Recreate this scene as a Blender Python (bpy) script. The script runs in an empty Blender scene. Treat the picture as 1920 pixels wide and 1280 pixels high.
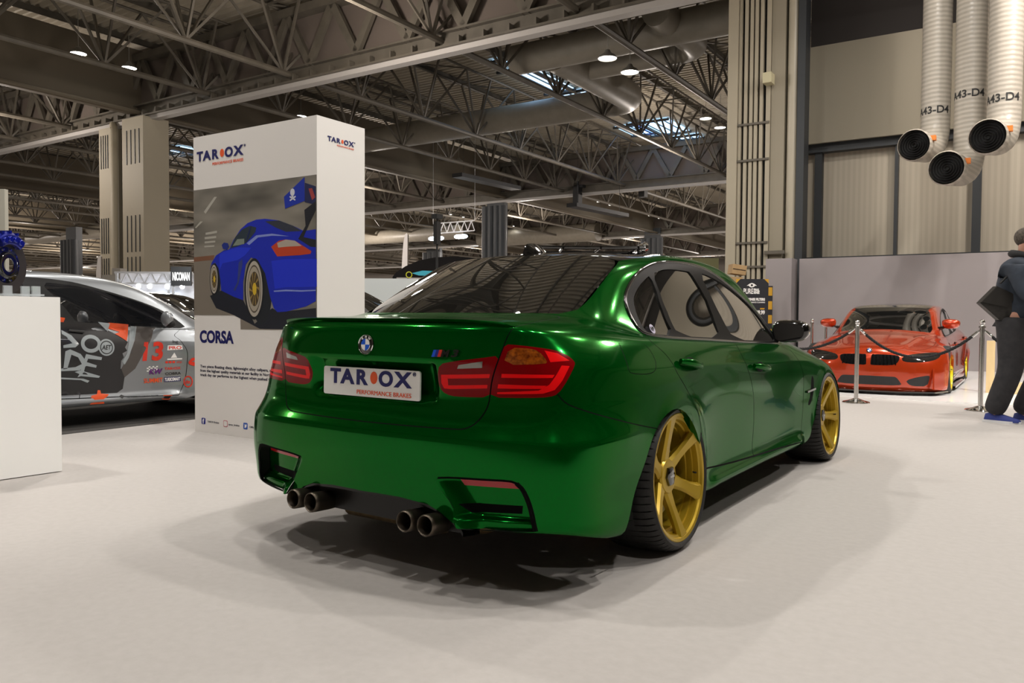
import bpy, bmesh, math, random
import numpy as np
from mathutils import Vector, Matrix
from mathutils.geometry import delaunay_2d_cdt
random.seed(7); PI = math.pi
COL = bpy.context.scene.collection
SC = bpy.context.scene

# ---------------------------------------------------------------- camera
CAM = np.array([2.3256, -3.3738, 1.0567]); YAW, PIT, ROL = -.6026, -.0319, .0064
def cam_axes():
    f = np.array([math.sin(YAW)*math.cos(PIT), math.cos(YAW)*math.cos(PIT), math.sin(PIT)])
    r = np.array([math.cos(YAW), -math.sin(YAW), 0.]); u = np.cross(r, f)
    c, s = math.cos(ROL), math.sin(ROL)
    return c*r+s*u, -s*r+c*u, f
_r, _u, _f = cam_axes()
cd = bpy.data.cameras.new('camera'); cam = bpy.data.objects.new('camera', cd); COL.objects.link(cam)
cam.matrix_world = Matrix(((_r[0], _u[0], -_f[0], CAM[0]), (_r[1], _u[1], -_f[1], CAM[1]), (_r[2], _u[2], -_f[2], CAM[2]), (0, 0, 0, 1)))
cd.sensor_width = 36; cd.lens = 36*1487.3/1920; cd.clip_start = .05; cd.clip_end = 400
SC.camera = cam
# ---------------------------------------------------------------- world, exposure
SC.view_settings.view_transform = 'Standard'; SC.view_settings.look = 'None'
SC.view_settings.exposure = 0.0; SC.view_settings.gamma = 1; SC.view_settings.use_curve_mapping = False
W = bpy.data.worlds.new('hall_ambient'); SC.world = W; W.use_nodes = True
W.node_tree.nodes['Background'].inputs[0].default_value = (.55, .50, .44, 1)
W.node_tree.nodes['Background'].inputs[1].default_value = .30

# hall axes: A runs along the main trusses, B along the bays (1.3 degrees off the car axis)
BA = math.radians(1.35)
HB = np.array([-math.sin(BA), math.cos(BA)]); HA = np.array([math.cos(BA), math.sin(BA)])
def hp(a, h, z=0.):                       # hall coordinates -> world
    q = CAM[:2]+HA*a+HB*h
    return (float(q[0]), float(q[1]), float(z))

def lamp(name, kind, loc, energy, color=(1, .93, .82), size=.4, target=None, spot=None, blend=.3):
    d = bpy.data.lights.new(name, kind); d.energy = energy; d.color = color
    if kind == 'AREA': d.shape = 'DISK'; d.size = size
    else: d.shadow_soft_size = size
    if spot: d.spot_size = math.radians(spot); d.spot_blend = blend
    o = bpy.data.objects.new(name, d); COL.objects.link(o); o.location = loc
    if target is not None:
        o.rotation_euler = (Vector(target)-Vector(loc)).to_track_quat('-Z', 'Y').to_euler()
    return o
# high-bay lamps over this part of the hall (the lamp bodies are built with the ceiling)
KEYS = [((4.6, 1.7), 1750), ((4.7, 4.1), 1750), ((-.4, .9), 1100), ((-.5, -1.6), 900), ((-6.5, -2.5), 2300), ((-6.3, 3.0), 1900), ((.6, 9.6), 1600), ((4.9, 10.4), 1500), ((5.6, -4.5), 1300), ((-2.5, -7.5), 750), ((9.5, 4.5), 1200), ((-12, 7), 1500)]
BAYS = []
for (x, y), e in KEYS:
    q = np.array([x, y])-CAM[:2]; BAYS.append((float(q @ HA), float(q @ HB)))
    lamp('high_bay_light', 'SPOT', (x, y, 10.5), e*.56, (1, .95, .89) if True else (1, .93, .82), .14, (x, y, 0), 165, .4)
# the rest of the hall, bay by bay
for a in (-190, -145, -105, -80, -57, -36, -16, 2):
    for h in (15, 38, 57, 79, 102):
        lamp('far_bay_light', 'POINT', hp(a, h, 8.0), (950 if h < 50 else 2000)*(1 if a > -90 else 2.2), (1, .89, .80), .5)
for a in (-28, -12): lamp('near_bay_light', 'POINT', hp(a, 10, 6.5), 150, (1, .90, .76), .5)
for a in (-40, -18): lamp('near_bay_light', 'POINT', hp(a, -2, 8.0), 350, (1, .90, .76), .5)
# added spotlights without fittings, to whiten the coupe floor and brighten tower and plinth
lamp('added_spot_light', 'SPOT', (4.5, 6.5, 6.2), 1700, (1, .98, .95), .12, (.9, 10.6, 0), 46, .6)
lamp('added_spot_light', 'SPOT', (3.0, -2.5, 6.2), 520, (1, .97, .93), .12, (-3.4, .2, 1.0), 46, .5)

# ---------------------------------------------------------------- materials
MATS = {}
def mat(name, col, rough=.5, metal=0., coat=0., emit=None, estr=1., alpha=1., spec=.5, coatr=.03, trans=0.):
    if name in MATS: return MATS[name]
    m = bpy.data.materials.new(name); m.use_nodes = True; b = m.node_tree.nodes['Principled BSDF']
    b.inputs['Base Color'].default_value = (*col, 1); b.inputs['Roughness'].default_value = rough
    b.inputs['Metallic'].default_value = metal; b.inputs['Coat Weight'].default_value = coat
    b.inputs['Coat Roughness'].default_value = coatr; b.inputs['Specular IOR Level'].default_value = spec
    b.inputs['Transmission Weight'].default_value = trans; b.inputs['Alpha'].default_value = alpha
    if emit: b.inputs['Emission Color'].default_value = (*emit, 1); b.inputs['Emission Strength'].default_value = estr
    MATS[name] = m; return m
def noisy(name, c1, c2, scale=40., rough=.8, bump=0., detail=4., metal=0., stretch=(1, 1, 1), coat=0.):
    if name in MATS: return MATS[name]
    m = mat(name, c1, rough, metal, coat); nt = m.node_tree; b = nt.nodes['Principled BSDF']
    tc = nt.nodes.new('ShaderNodeTexCoord'); mp = nt.nodes.new('ShaderNodeMapping'); mp.inputs['Scale'].default_value = stretch
    n = nt.nodes.new('ShaderNodeTexNoise'); n.inputs['Scale'].default_value = scale; n.inputs['Detail'].default_value = detail
    r = nt.nodes.new('ShaderNodeValToRGB'); r.color_ramp.elements[0].color = (*c1, 1); r.color_ramp.elements[1].color = (*c2, 1)
    r.color_ramp.elements[0].position = .3; r.color_ramp.elements[1].position = .7
    nt.links.new(tc.outputs['Object'], mp.inputs[0]); nt.links.new(mp.outputs[0], n.inputs[0]); nt.links.new(n.outputs[0], r.inputs[0]); nt.links.new(r.outputs[0], b.inputs['Base Color'])
    if bump:
        bp = nt.nodes.new('ShaderNodeBump'); bp.inputs['Strength'].default_value = bump; bp.inputs['Distance'].default_value = .01
        nt.links.new(n.outputs[0], bp.inputs['Height']); nt.links.new(bp.outputs[0], b.inputs['Normal'])
    return m
def wavy(name, c1, c2, axis='X', scale=10., rough=.6, bump=.0, sharp=.5, metal=0.):
    if name in MATS: return MATS[name]
    m = mat(name, c1, rough, metal); nt = m.node_tree; b = nt.nodes['Principled BSDF']
    tc = nt.nodes.new('ShaderNodeTexCoord'); w = nt.nodes.new('ShaderNodeTexWave'); w.wave_type = 'BANDS'; w.bands_direction = axis
    w.inputs['Scale'].default_value = scale; w.wave_profile = 'SIN'
    r = nt.nodes.new('ShaderNodeValToRGB'); r.color_ramp.elements[0].color = (*c1, 1); r.color_ramp.elements[1].color = (*c2, 1)
    r.color_ramp.elements[0].position = .5-sharp*.5; r.color_ramp.elements[1].position = .5+sharp*.5
    nt.links.new(tc.outputs['Object'], w.inputs[0]); nt.links.new(w.outputs['Fac'], r.inputs[0]); nt.links.new(r.outputs[0], b.inputs['Base Color'])
    if bump:
        bp = nt.nodes.new('ShaderNodeBump'); bp.inputs['Strength'].default_value = bump; bp.inputs['Distance'].default_value = .03
        nt.links.new(w.outputs['Fac'], bp.inputs['Height']); nt.links.new(bp.outputs[0], b.inputs['Normal'])
    return m

# ---------------------------------------------------------------- mesh building
def link(name, V, F, m=None, parent=None, smooth=False, normals=None, mats=None, midx=None, loc=None, rot=None, angle=None):
    me = bpy.data.meshes.new(name); me.from_pydata([tuple(map(float, v)) for v in V], [], [tuple(map(int, f)) for f in F]); me.update()
    if mats:
        for q in mats: me.materials.append(q)
        if midx is not None: me.polygons.foreach_set('material_index', list(midx))
    elif m: me.materials.append(m)
    if smooth: me.polygons.foreach_set('use_smooth', [True]*len(me.polygons))
    if normals is not None: me.normals_split_custom_set_from_vertices([tuple(map(float, n)) for n in normals])
    elif smooth and angle: me.set_sharp_from_angle(angle=math.radians(angle))
    o = bpy.data.objects.new(name, me); COL.objects.link(o)
    if parent is not None: o.parent = parent
    if loc is not None: o.location = loc
    if rot is not None: o.rotation_euler = rot
    return o
def tag(o, label=None, cat=None, group=None, kind=None):
    if label: o['label'] = label
    if cat: o['category'] = cat
    if group: o['group'] = group
    if kind: o['kind'] = kind
    return o
def thing(name, label, cat, loc=(0, 0, 0), rz=0., group=None):
    o = bpy.data.objects.new(name, None); COL.objects.link(o); o.location = loc; o.rotation_euler = (0, 0, rz)
    o.empty_display_size = .1
    return tag(o, label, cat, group)
def copy_tree(o, parent=None):
    c = o.copy(); COL.objects.link(c); c.parent = parent
    for ch in list(o.children): copy_tree(ch, c)
    return c
class MB:
    """collects simple solids, then links them as one mesh"""
    def __init__(s): s.V = []; s.F = []; s.I = []; s.mi = 0
    def add(s, V, F):
        n = len(s.V); s.V += [tuple(v) for v in V]; s.F += [tuple(i+n for i in f) for f in F]; s.I += [s.mi]*len(F); return s
    def box(s, c, d, rz=0., M=None):
        V = []
        for i in (-1, 1):
            for j in (-1, 1):
                for k in (-1, 1):
                    x, y, z = i*d[0]/2, j*d[1]/2, k*d[2]/2
                    if rz: x, y = x*math.cos(rz)-y*math.sin(rz), x*math.sin(rz)+y*math.cos(rz)
                    v = Vector((x, y, z))
                    if M is not None: v = M @ v
                    V.append((v.x+c[0], v.y+c[1], v.z+c[2]))
        return s.add(V, [(0, 1, 3, 2), (4, 6, 7, 5), (0, 4, 5, 1), (2, 3, 7, 6), (0, 2, 6, 4), (1, 5, 7, 3)])
    def bar(s, a, b, w, h=None, up=(0, 0, 1)):
        a, b = Vector(a), Vector(b); d = (b-a).normalized(); u = Vector(up)
        if abs(d.dot(u)) > .99: u = Vector((1, 0, 0))
        x = d.cross(u).normalized(); y = x.cross(d).normalized(); h = h or w
        V = [p+x*(i*w/2)+y*(j*h/2) for p in (a, b) for i, j in ((-1, -1), (1, -1), (1, 1), (-1, 1))]
        return s.add(V, [(3, 2, 1, 0), (4, 5, 6, 7), (0, 1, 5, 4), (1, 2, 6, 5), (2, 3, 7, 6), (3, 0, 4, 7)])
    def tube(s, pts, r, n=8, closed=False, caps=True):
        pts = [Vector(q) for q in pts]; R = r if hasattr(r, '__len__') else [r]*len(pts); V = []; F = []; N = len(pts)
        t0 = (pts[1]-pts[0]).normalized(); u = Vector((0, 0, 1)) if abs(t0.z) < .9 else Vector((1, 0, 0)); x = t0.cross(u).normalized()
        for i, q in enumerate(pts):
            if closed: t = (pts[(i+1) % N]-pts[i-1]).normalized()
            else: t = (pts[min(i+1, N-1)]-pts[max(i-1, 0)]).normalized()
            x = (x-t*x.dot(t)).normalized(); y = t.cross(x)
            for k in range(n):
                a = 2*PI*k/n; V.append(q+(x*math.cos(a)+y*math.sin(a))*R[i])
        for i in range(N if closed else N-1):
            for k in range(n):
                j = (i+1) % N; F.append((i*n+k, i*n+(k+1) % n, j*n+(k+1) % n, j*n+k))
        if caps and not closed: F.append(tuple(range(n-1, -1, -1))); F.append(tuple((N-1)*n+k for k in range(n)))
        return s.add(V, F)
    def lathe(s, prof, n=32, M=None, axis='Z', caps=False, arc=None):
        """profile of (radius, height) turned about an axis"""
        V = []; F = []; P = len(prof); full = arc is None; a0, a1 = (0, 2*PI) if full else arc
        for k in range(n if full else n+1):
            a = a0+(a1-a0)*k/n; c, q = math.cos(a), math.sin(a)
            for r, h in prof:
                v = Vector((r*c, r*q, h)) if axis == 'Z' else (Vector((h, r*c, r*q)) if axis == 'X' else Vector((r*c, h, r*q)))
                V.append(M @ v if M is not None else v)
        for k in range(n):
            k2 = (k+1) % n if full else k+1
            for i in range(P-1):
                F.append((k*P+i, k2*P+i, k2*P+i+1, k*P+i+1) if axis != 'Y' else (k*P+i+1, k2*P+i+1, k2*P+i, k*P+i))
        return s.add(V, F)
    def prism(s, poly, h0, h1, M=None, back=True):
        """closed 2D polygon (x, z) extruded along y from h0 to h1 (Matrix M maps it to the place)"""
        n = len(poly); V = [Vector((x, h, z)) for h in (h0, h1) for x, z in poly]
        if M is not None: V = [M @ v for v in V]
        tris = delaunay_2d_cdt([Vector(q) for q in poly], [], [list(range(n))], 1, 1e-6)
        F = []
        if len(tris[0]) == n:
            idx = [tris[3][i][0] for i in range(n)]
            for t in tris[2]:
                t = [idx[i] for i in t]; F.append(tuple(t)); F.append(tuple(i+n for i in reversed(t)))
        else: F = [tuple(range(n)), tuple(range(2*n-1, n-1, -1))]
        for i in range(n): j = (i+1) % n; F.append((j, i, i+n, j+n))
        return s.add(V, F)
    def ball(s, c, r, n=12, sc=(1, 1, 1)):
        prof = [(max(math.cos(t), 1e-4)*r, math.sin(t)*r) for t in np.linspace(-PI/2, PI/2, n//2+2)]
        M = Matrix.Translation(Vector(c)) @ Matrix.Diagonal((*sc, 1))
        return s.lathe(prof, n, M)
    def build(s, name, m, parent=None, smooth=False, angle=40, **k):
        if isinstance(m, (list, tuple)): return link(name, s.V, s.F, None, parent, smooth, mats=m, midx=s.I, angle=angle, **k)
        return link(name, s.V, s.F, m, parent, smooth, angle=angle, **k)
def rbox_poly(w, h, r, n=4):
    P = []
    for cx, cz, a0 in ((w/2-r, h/2-r, 0), (-w/2+r, h/2-r, 90), (-w/2+r, -h/2+r, 180), (w/2-r, -h/2+r, 270)):
        for k in range(n+1): a = math.radians(a0+90*k/n); P.append((cx+r*math.cos(a), cz+r*math.sin(a)))
    return P
def text_geo(s, size=1., bold=0., shear=0., xs=1., ext=.001, align='LEFT', space=1.):
    c = bpy.data.curves.new('t', 'FONT'); c.body = s; c.size = size; c.offset = bold; c.shear = shear; c.extrude = ext/2; c.align_x = align
    c.space_character = space; c.resolution_u = 5
    o = bpy.data.objects.new('t', c); COL.objects.link(o)
    me = bpy.data.meshes.new_from_object(o, depsgraph=bpy.context.evaluated_depsgraph_get())
    V = [(v.co.x*xs, -v.co.z, v.co.y) for v in me.vertices]; F = [tuple(p.vertices) for p in me.polygons]
    bpy.data.objects.remove(o); bpy.data.curves.remove(c); bpy.data.meshes.remove(me)
    return V, F                                # lies in the x-z plane, facing -y
def add_text(mb, s, M, w=None, **k):
    V, F = text_geo(s, **k)
    if not V: return mb
    if w:
        x0 = min(v[0] for v in V); x1 = max(v[0] for v in V); f = w/(x1-x0)
        V = [((v[0]-x0)*f, v[1], v[2]) for v in V]
    return mb.add([M @ Vector(v) for v in V], F)
def frame(o, xdir, up=(0, 0, 1)):
    """matrix whose x axis is xdir, z axis is close to up, origin o"""
    x = Vector(xdir).normalized(); z = Vector(up); z = (z-x*z.dot(x)).normalized(); y = z.cross(x)
    return Matrix(((x.x, y.x, z.x, o[0]), (x.y, y.y, z.y, o[1]), (x.z, y.z, z.z, o[2]), (0, 0, 0, 1)))
# ---------------------------------------------------------------- saloon body: control columns from the rear centre round to the front centre
CT = [
[(0,-.93,.2),(0,-1.02,.21),(0,-1.055,.33),(0,-1.072,.46),(0,-1.066,.58),(0,-1.03,.68),(0,-1.02,.78),(0,-1.04,.89),(0,-1.035,.985),(0,-.985,1.035),(0,-.75,1.052),(0,-.52,1.068),(0,-.23,1.232),(0,.05,1.366),(0,.3,1.4),(0,.75,1.425)],
[(.34,-.92,.2),(.34,-1.005,.21),(.34,-1.042,.33),(.34,-1.058,.46),(.34,-1.052,.58),(.34,-1.018,.68),(.34,-1.012,.78),(.34,-1.028,.89),(.34,-1.02,.985),(.33,-.97,1.035),(.32,-.74,1.052),(.31,-.51,1.067),(.29,-.228,1.227),(.27,.058,1.362),(.2,.32,1.398),(0,.8,1.426)],
[(.61,-.87,.22),(.63,-.975,.23),(.65,-1.01,.33),(.66,-1.022,.46),(.655,-1.01,.58),(.63,-.978,.68),(.62,-.968,.78),(.615,-.968,.89),(.6,-.955,.975),(.585,-.925,1.028),(.565,-.71,1.048),(.56,-.49,1.066),(.505,-.205,1.215),(.455,.09,1.35),(.35,.36,1.39),(0,.86,1.427)],
[(.79,-.76,.23),(.845,-.875,.245),(.866,-.913,.33),(.87,-.925,.46),(.858,-.912,.58),(.826,-.89,.68),(.808,-.878,.78),(.775,-.866,.89),(.735,-.86,.965),(.708,-.838,1.008),(.69,-.6,1.035),(.685,-.38,1.053),(.615,-.13,1.195),(.543,.14,1.334),(.44,.42,1.381),(0,.92,1.429)],
[(.85,-.58,.22),(.918,-.665,.205),(.934,-.695,.33),(.94,-.705,.46),(.93,-.695,.58),(.903,-.68,.68),(.882,-.668,.78),(.852,-.655,.88),(.815,-.64,.945),(.785,-.6,.985),(.76,-.42,1.008),(.742,-.24,1.022),(.668,-.02,1.172),(.59,.23,1.33),(.485,.48,1.38),(0,.97,1.43)],
[(.87,-.36,.205),(.93,-.38,.195),(.944,-.4,.33),(.951,-.41,.46),(.947,-.41,.58),(.928,-.4,.68),(.908,-.39,.78),(.881,-.38,.86),(.853,-.35,.915),(.825,-.31,.955),(.797,-.21,.978),(.776,-.11,.992),(.7,.12,1.156),(.618,.36,1.334),(.51,.56,1.386),(0,1,1.43)],
[(.87,0,.19),(.925,0,.2),(.945,0,.33),(.953,0,.46),(.95,0,.58),(.93,0,.68),(.91,.02,.77),(.882,.04,.845),(.86,.06,.893),(.838,.09,.928),(.817,.13,.95),(.795,.17,.966),(.718,.3,1.152),(.632,.5,1.346),(.52,.66,1.397),(0,1.03,1.429)],
[(.85,.45,.19),(.905,.45,.2),(.908,.45,.31),(.903,.45,.44),(.904,.45,.56),(.903,.45,.67),(.893,.46,.765),(.876,.47,.832),(.86,.49,.873),(.843,.52,.906),(.825,.54,.93),(.802,.57,.95),(.724,.62,1.146),(.634,.74,1.356),(.52,.84,1.402),(0,1.06,1.428)],
[(.84,1.1,.19),(.895,1.1,.2),(.898,1.1,.31),(.892,1.1,.44),(.892,1.1,.56),(.892,1.1,.66),(.886,1.1,.745),(.87,1.1,.808),(.856,1.1,.85),(.842,1.1,.884),(.827,1.1,.908),(.808,1.1,.928),(.722,1.08,1.136),(.632,1.06,1.352),(.52,1.08,1.4),(0,1.12,1.425)],
[(.84,1.65,.19),(.895,1.65,.2),(.895,1.65,.31),(.888,1.65,.44),(.888,1.65,.56),(.888,1.66,.65),(.882,1.67,.725),(.868,1.67,.785),(.854,1.67,.828),(.84,1.66,.862),(.825,1.65,.888),(.806,1.65,.908),(.714,1.52,1.124),(.622,1.36,1.336),(.51,1.3,1.388),(0,1.18,1.42)],
[(.85,2.2,.18),(.902,2.2,.19),(.902,2.2,.3),(.895,2.2,.43),(.893,2.2,.55),(.892,2.21,.64),(.886,2.22,.715),(.868,2.22,.775),(.85,2.2,.815),(.83,2.17,.848),(.808,2.12,.876),(.78,2.07,.898),(.688,1.82,1.118),(.602,1.55,1.316),(.49,1.42,1.374),(0,1.24,1.414)],
[(.86,2.8,.17),(.915,2.8,.18),(.932,2.8,.31),(.938,2.8,.44),(.935,2.8,.55),(.92,2.8,.64),(.9,2.79,.705),(.865,2.76,.752),(.825,2.7,.788),(.785,2.58,.83),(.745,2.42,.875),(.7,2.24,.915),(.62,1.94,1.122),(.547,1.615,1.312),(.44,1.5,1.363),(0,1.3,1.407)],
[(.84,3.18,.15),(.895,3.22,.16),(.912,3.22,.29),(.915,3.22,.42),(.905,3.21,.52),(.885,3.19,.6),(.855,3.16,.665),(.81,3.11,.712),(.755,3.02,.755),(.705,2.83,.812),(.655,2.6,.875),(.6,2.33,.937),(.528,1.98,1.138),(.46,1.64,1.324),(.36,1.55,1.361),(0,1.36,1.399)],
[(.7,3.38,.14),(.745,3.42,.15),(.765,3.435,.28),(.768,3.44,.4),(.758,3.43,.49),(.735,3.41,.57),(.7,3.37,.635),(.65,3.31,.685),(.595,3.22,.732),(.545,2.98,.805),(.495,2.7,.885),(.445,2.385,.958),(.395,2.02,1.152),(.345,1.655,1.334),(.26,1.58,1.361),(0,1.42,1.391)],
[(.36,3.5,.13),(.38,3.55,.14),(.4,3.57,.27),(.405,3.578,.39),(.4,3.572,.48),(.385,3.56,.56),(.365,3.54,.635),(.335,3.49,.695),(.305,3.4,.752),(.28,3.12,.83),(.255,2.78,.91),(.225,2.42,.978),(.2,2.045,1.162),(.175,1.67,1.341),(.13,1.6,1.362),(0,1.48,1.383)],
[(0,3.53,.13),(0,3.6,.14),(0,3.62,.27),(0,3.628,.39),(0,3.622,.48),(0,3.61,.56),(0,3.585,.645),(0,3.535,.71),(0,3.44,.765),(0,3.15,.84),(0,2.8,.918),(0,2.43,.985),(0,2.05,1.167),(0,1.675,1.344),(0,1.61,1.362),(0,1.52,1.376)]]
def nspl(t,F):  # natural cubic spline second derivs along axis0
    n=len(t);h=np.diff(t);A=np.eye(n);B=np.zeros_like(F)
    for i in range(1,n-1):
        A[i,i-1]=h[i-1];A[i,i]=2*(h[i-1]+h[i]);A[i,i+1]=h[i]
        B[i]=6*((F[i+1]-F[i])/h[i]-(F[i]-F[i-1])/h[i-1])
    return np.linalg.solve(A,B.reshape(n,-1)).reshape(F.shape)
def bas(t,M_t,x):
    # returns matrix rows w such that S(x)=w@F ; uses M=K@F
    n=len(t);i=np.clip(np.searchsorted(t,x,side='right')-1,0,n-2)
    h=t[i+1]-t[i];a=(t[i+1]-x)/h;b=(x-t[i])/h
    W=np.zeros((len(x),n));r=np.arange(len(x))
    W[r,i]+=a;W[r,i+1]+=b
    W+=((a**3-a)*h*h/6)[:,None]*M_t[i]+((b**3-b)*h*h/6)[:,None]*M_t[i+1]
    return W
class Surf:
    def __init__(s,G):
        G=np.array(G,float);mx=np.array([-1,1,1.])
        nc,nr=G.shape[:2]
        G=np.concatenate([G[2:0:-1]*mx,G,G[-2:-4:-1]*mx],0)      # mirror columns
        G=np.concatenate([G,(G[:,-2:-4:-1])*mx],1)               # mirror over spine
        s.G=G
        dc=np.linalg.norm(np.diff(G[:,:12],axis=0),axis=2).mean(1)**.8
        dr=np.linalg.norm(np.diff(G,axis=1),axis=2).mean(0)**.8
        s.tc=np.r_[0,np.cumsum(dc)];s.tr=np.r_[0,np.cumsum(dr)]
        s.s0,s.s1=s.tc[2],s.tc[-3];s.v0,s.v1=s.tr[0],s.tr[nr-1]
        s.Kc=nspl(s.tc,np.eye(len(s.tc)));s.Kr=nspl(s.tr,np.eye(len(s.tr)))
        s.cs=s.tc[2:-2];s.rs=s.tr[:nr]
    def raw(s,u,v):
        A=bas(s.tc,s.Kc,np.asarray(u,float));B=bas(s.tr,s.Kr,np.asarray(v,float))
        T=np.einsum('ij,jkd->ikd',A,s.G)
        return np.einsum('ikd,ik->id',T,B)
    def U(s,c): return np.interp(c,np.arange(len(s.cs)),s.cs)
    def V(s,r): return np.interp(r,np.arange(len(s.rs)),s.rs)
def sst(x, a, b):
    t = np.clip((x-a)/(b-a), 0, 1); return t*t*(3-2*t)
def chaikin(P, it=2, closed=True):
    P = [tuple(q) for q in P]
    for _ in range(it):
        Q = []; n = len(P)
        if not closed: Q.append(P[0])
        for i in range(n if closed else n-1):
            a, b = P[i], P[(i+1) % n]
            Q += [(a[0]*.75+b[0]*.25, a[1]*.75+b[1]*.25), (a[0]*.25+b[0]*.75, a[1]*.25+b[1]*.75)]
        if not closed: Q.append(P[-1])
        P = Q
    return P
def inpoly(X, Y, P):
    r = np.zeros(len(X), bool); n = len(P)
    for i in range(n):
        x0, y0 = P[i]; x1, y1 = P[(i+1) % n]
        if y0 == y1: continue
        c = ((y0 > Y) != (y1 > Y)) & (X < (x1-x0)*(Y-y0)/(y1-y0)+x0); r ^= c
    return r
def rear_detail(P, c, r):
    """creases and recesses of the tail and flanks, as shape of the panels"""
    x, y, z = np.abs(P[:, 0]), P[:, 1], P[:, 2]; P = P.copy()
    out = np.stack([np.where(c < 3, .5*P[:, 0], np.sign(P[:, 0]+1e-9)), np.where(c < 3, -1., -.15), 0*c], 1); out /= np.linalg.norm(out, axis=1)[:, None]
    tail = 1-sst(c, 3.6, 4.8)
    # folded edge across the bumper
    k = .013*np.exp(-(np.sqrt((r-4.08)**2+.015)-.12)/.38)*(1-sst(c, 4.4, 5.2))*(r < 5.4)
    P += out*k[:, None]
    # plate recess in the lid below the sharp panel edge
    w = (1-sst(x, .31, .365))*(1-sst(z, .868, .876))*sst(z, .70, .77)*(c < 3)*(r < 7.6)
    P[:, 1] += .042*w
    k = .010*np.exp(-np.abs(z-.884)/.035)*(c < 2.3)*(r < 8.4); P[:, 1] -= k*(1-sst(x, .50, .62))
    # lower lid edge tucks in above the bumper ledge
    # flank crease at handle height and hollow under it
    fl = sst(c, 3.2, 4.2)*(1-sst(c, 10.2, 11.5))
    d = r-6.75
    P += out*(.005*np.exp(-(np.sqrt(d*d+.01)-.1)/.45)*fl*(1-sst(r, 8.2, 9)))[:, None]
    # sill bulge
    fs = sst(c, 6.7, 7.1)*(1-sst(c, 9.7, 10.1))
    P[:, 0] += np.sign(P[:, 0]+1e-9)*fs*.030*np.exp(-((z-.235)/.035)**2)
    # two ridges running down the bonnet
    y_, x_ = P[:, 1], np.abs(P[:, 0]); xr_ = .60-(y_-2.3)*.20
    P[:, 2] += .013*np.exp(-((x_-xr_)/.045)**2)*sst(y_, 2.35, 2.6)*(1-sst(y_, 3.2, 3.45))*(c > 10.4)*sst(r, 7.6, 8.6)*(1-sst(r, 10.2, 10.9))
    # flared arch rims
    for yc, rr in ((0., .40), (2.84, .42)):
        d = np.hypot(P[:, 1]-yc, z-.33); m = (c > 4) & (c < 13) & (r < 6.3)
        P[:, 0] += np.sign(P[:, 0]+1e-9)*.007*np.exp(-((d-.345)/.04)**2)*m
    return P
def recess_depth(x, z):
    xl = .37+np.clip(.43-z, 0, .3)*.62
    return .058*sst(np.abs(x), xl, xl+.11)-.040*(1-sst(z, .292, .312))*sst(np.abs(x), .42, .50)
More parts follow.
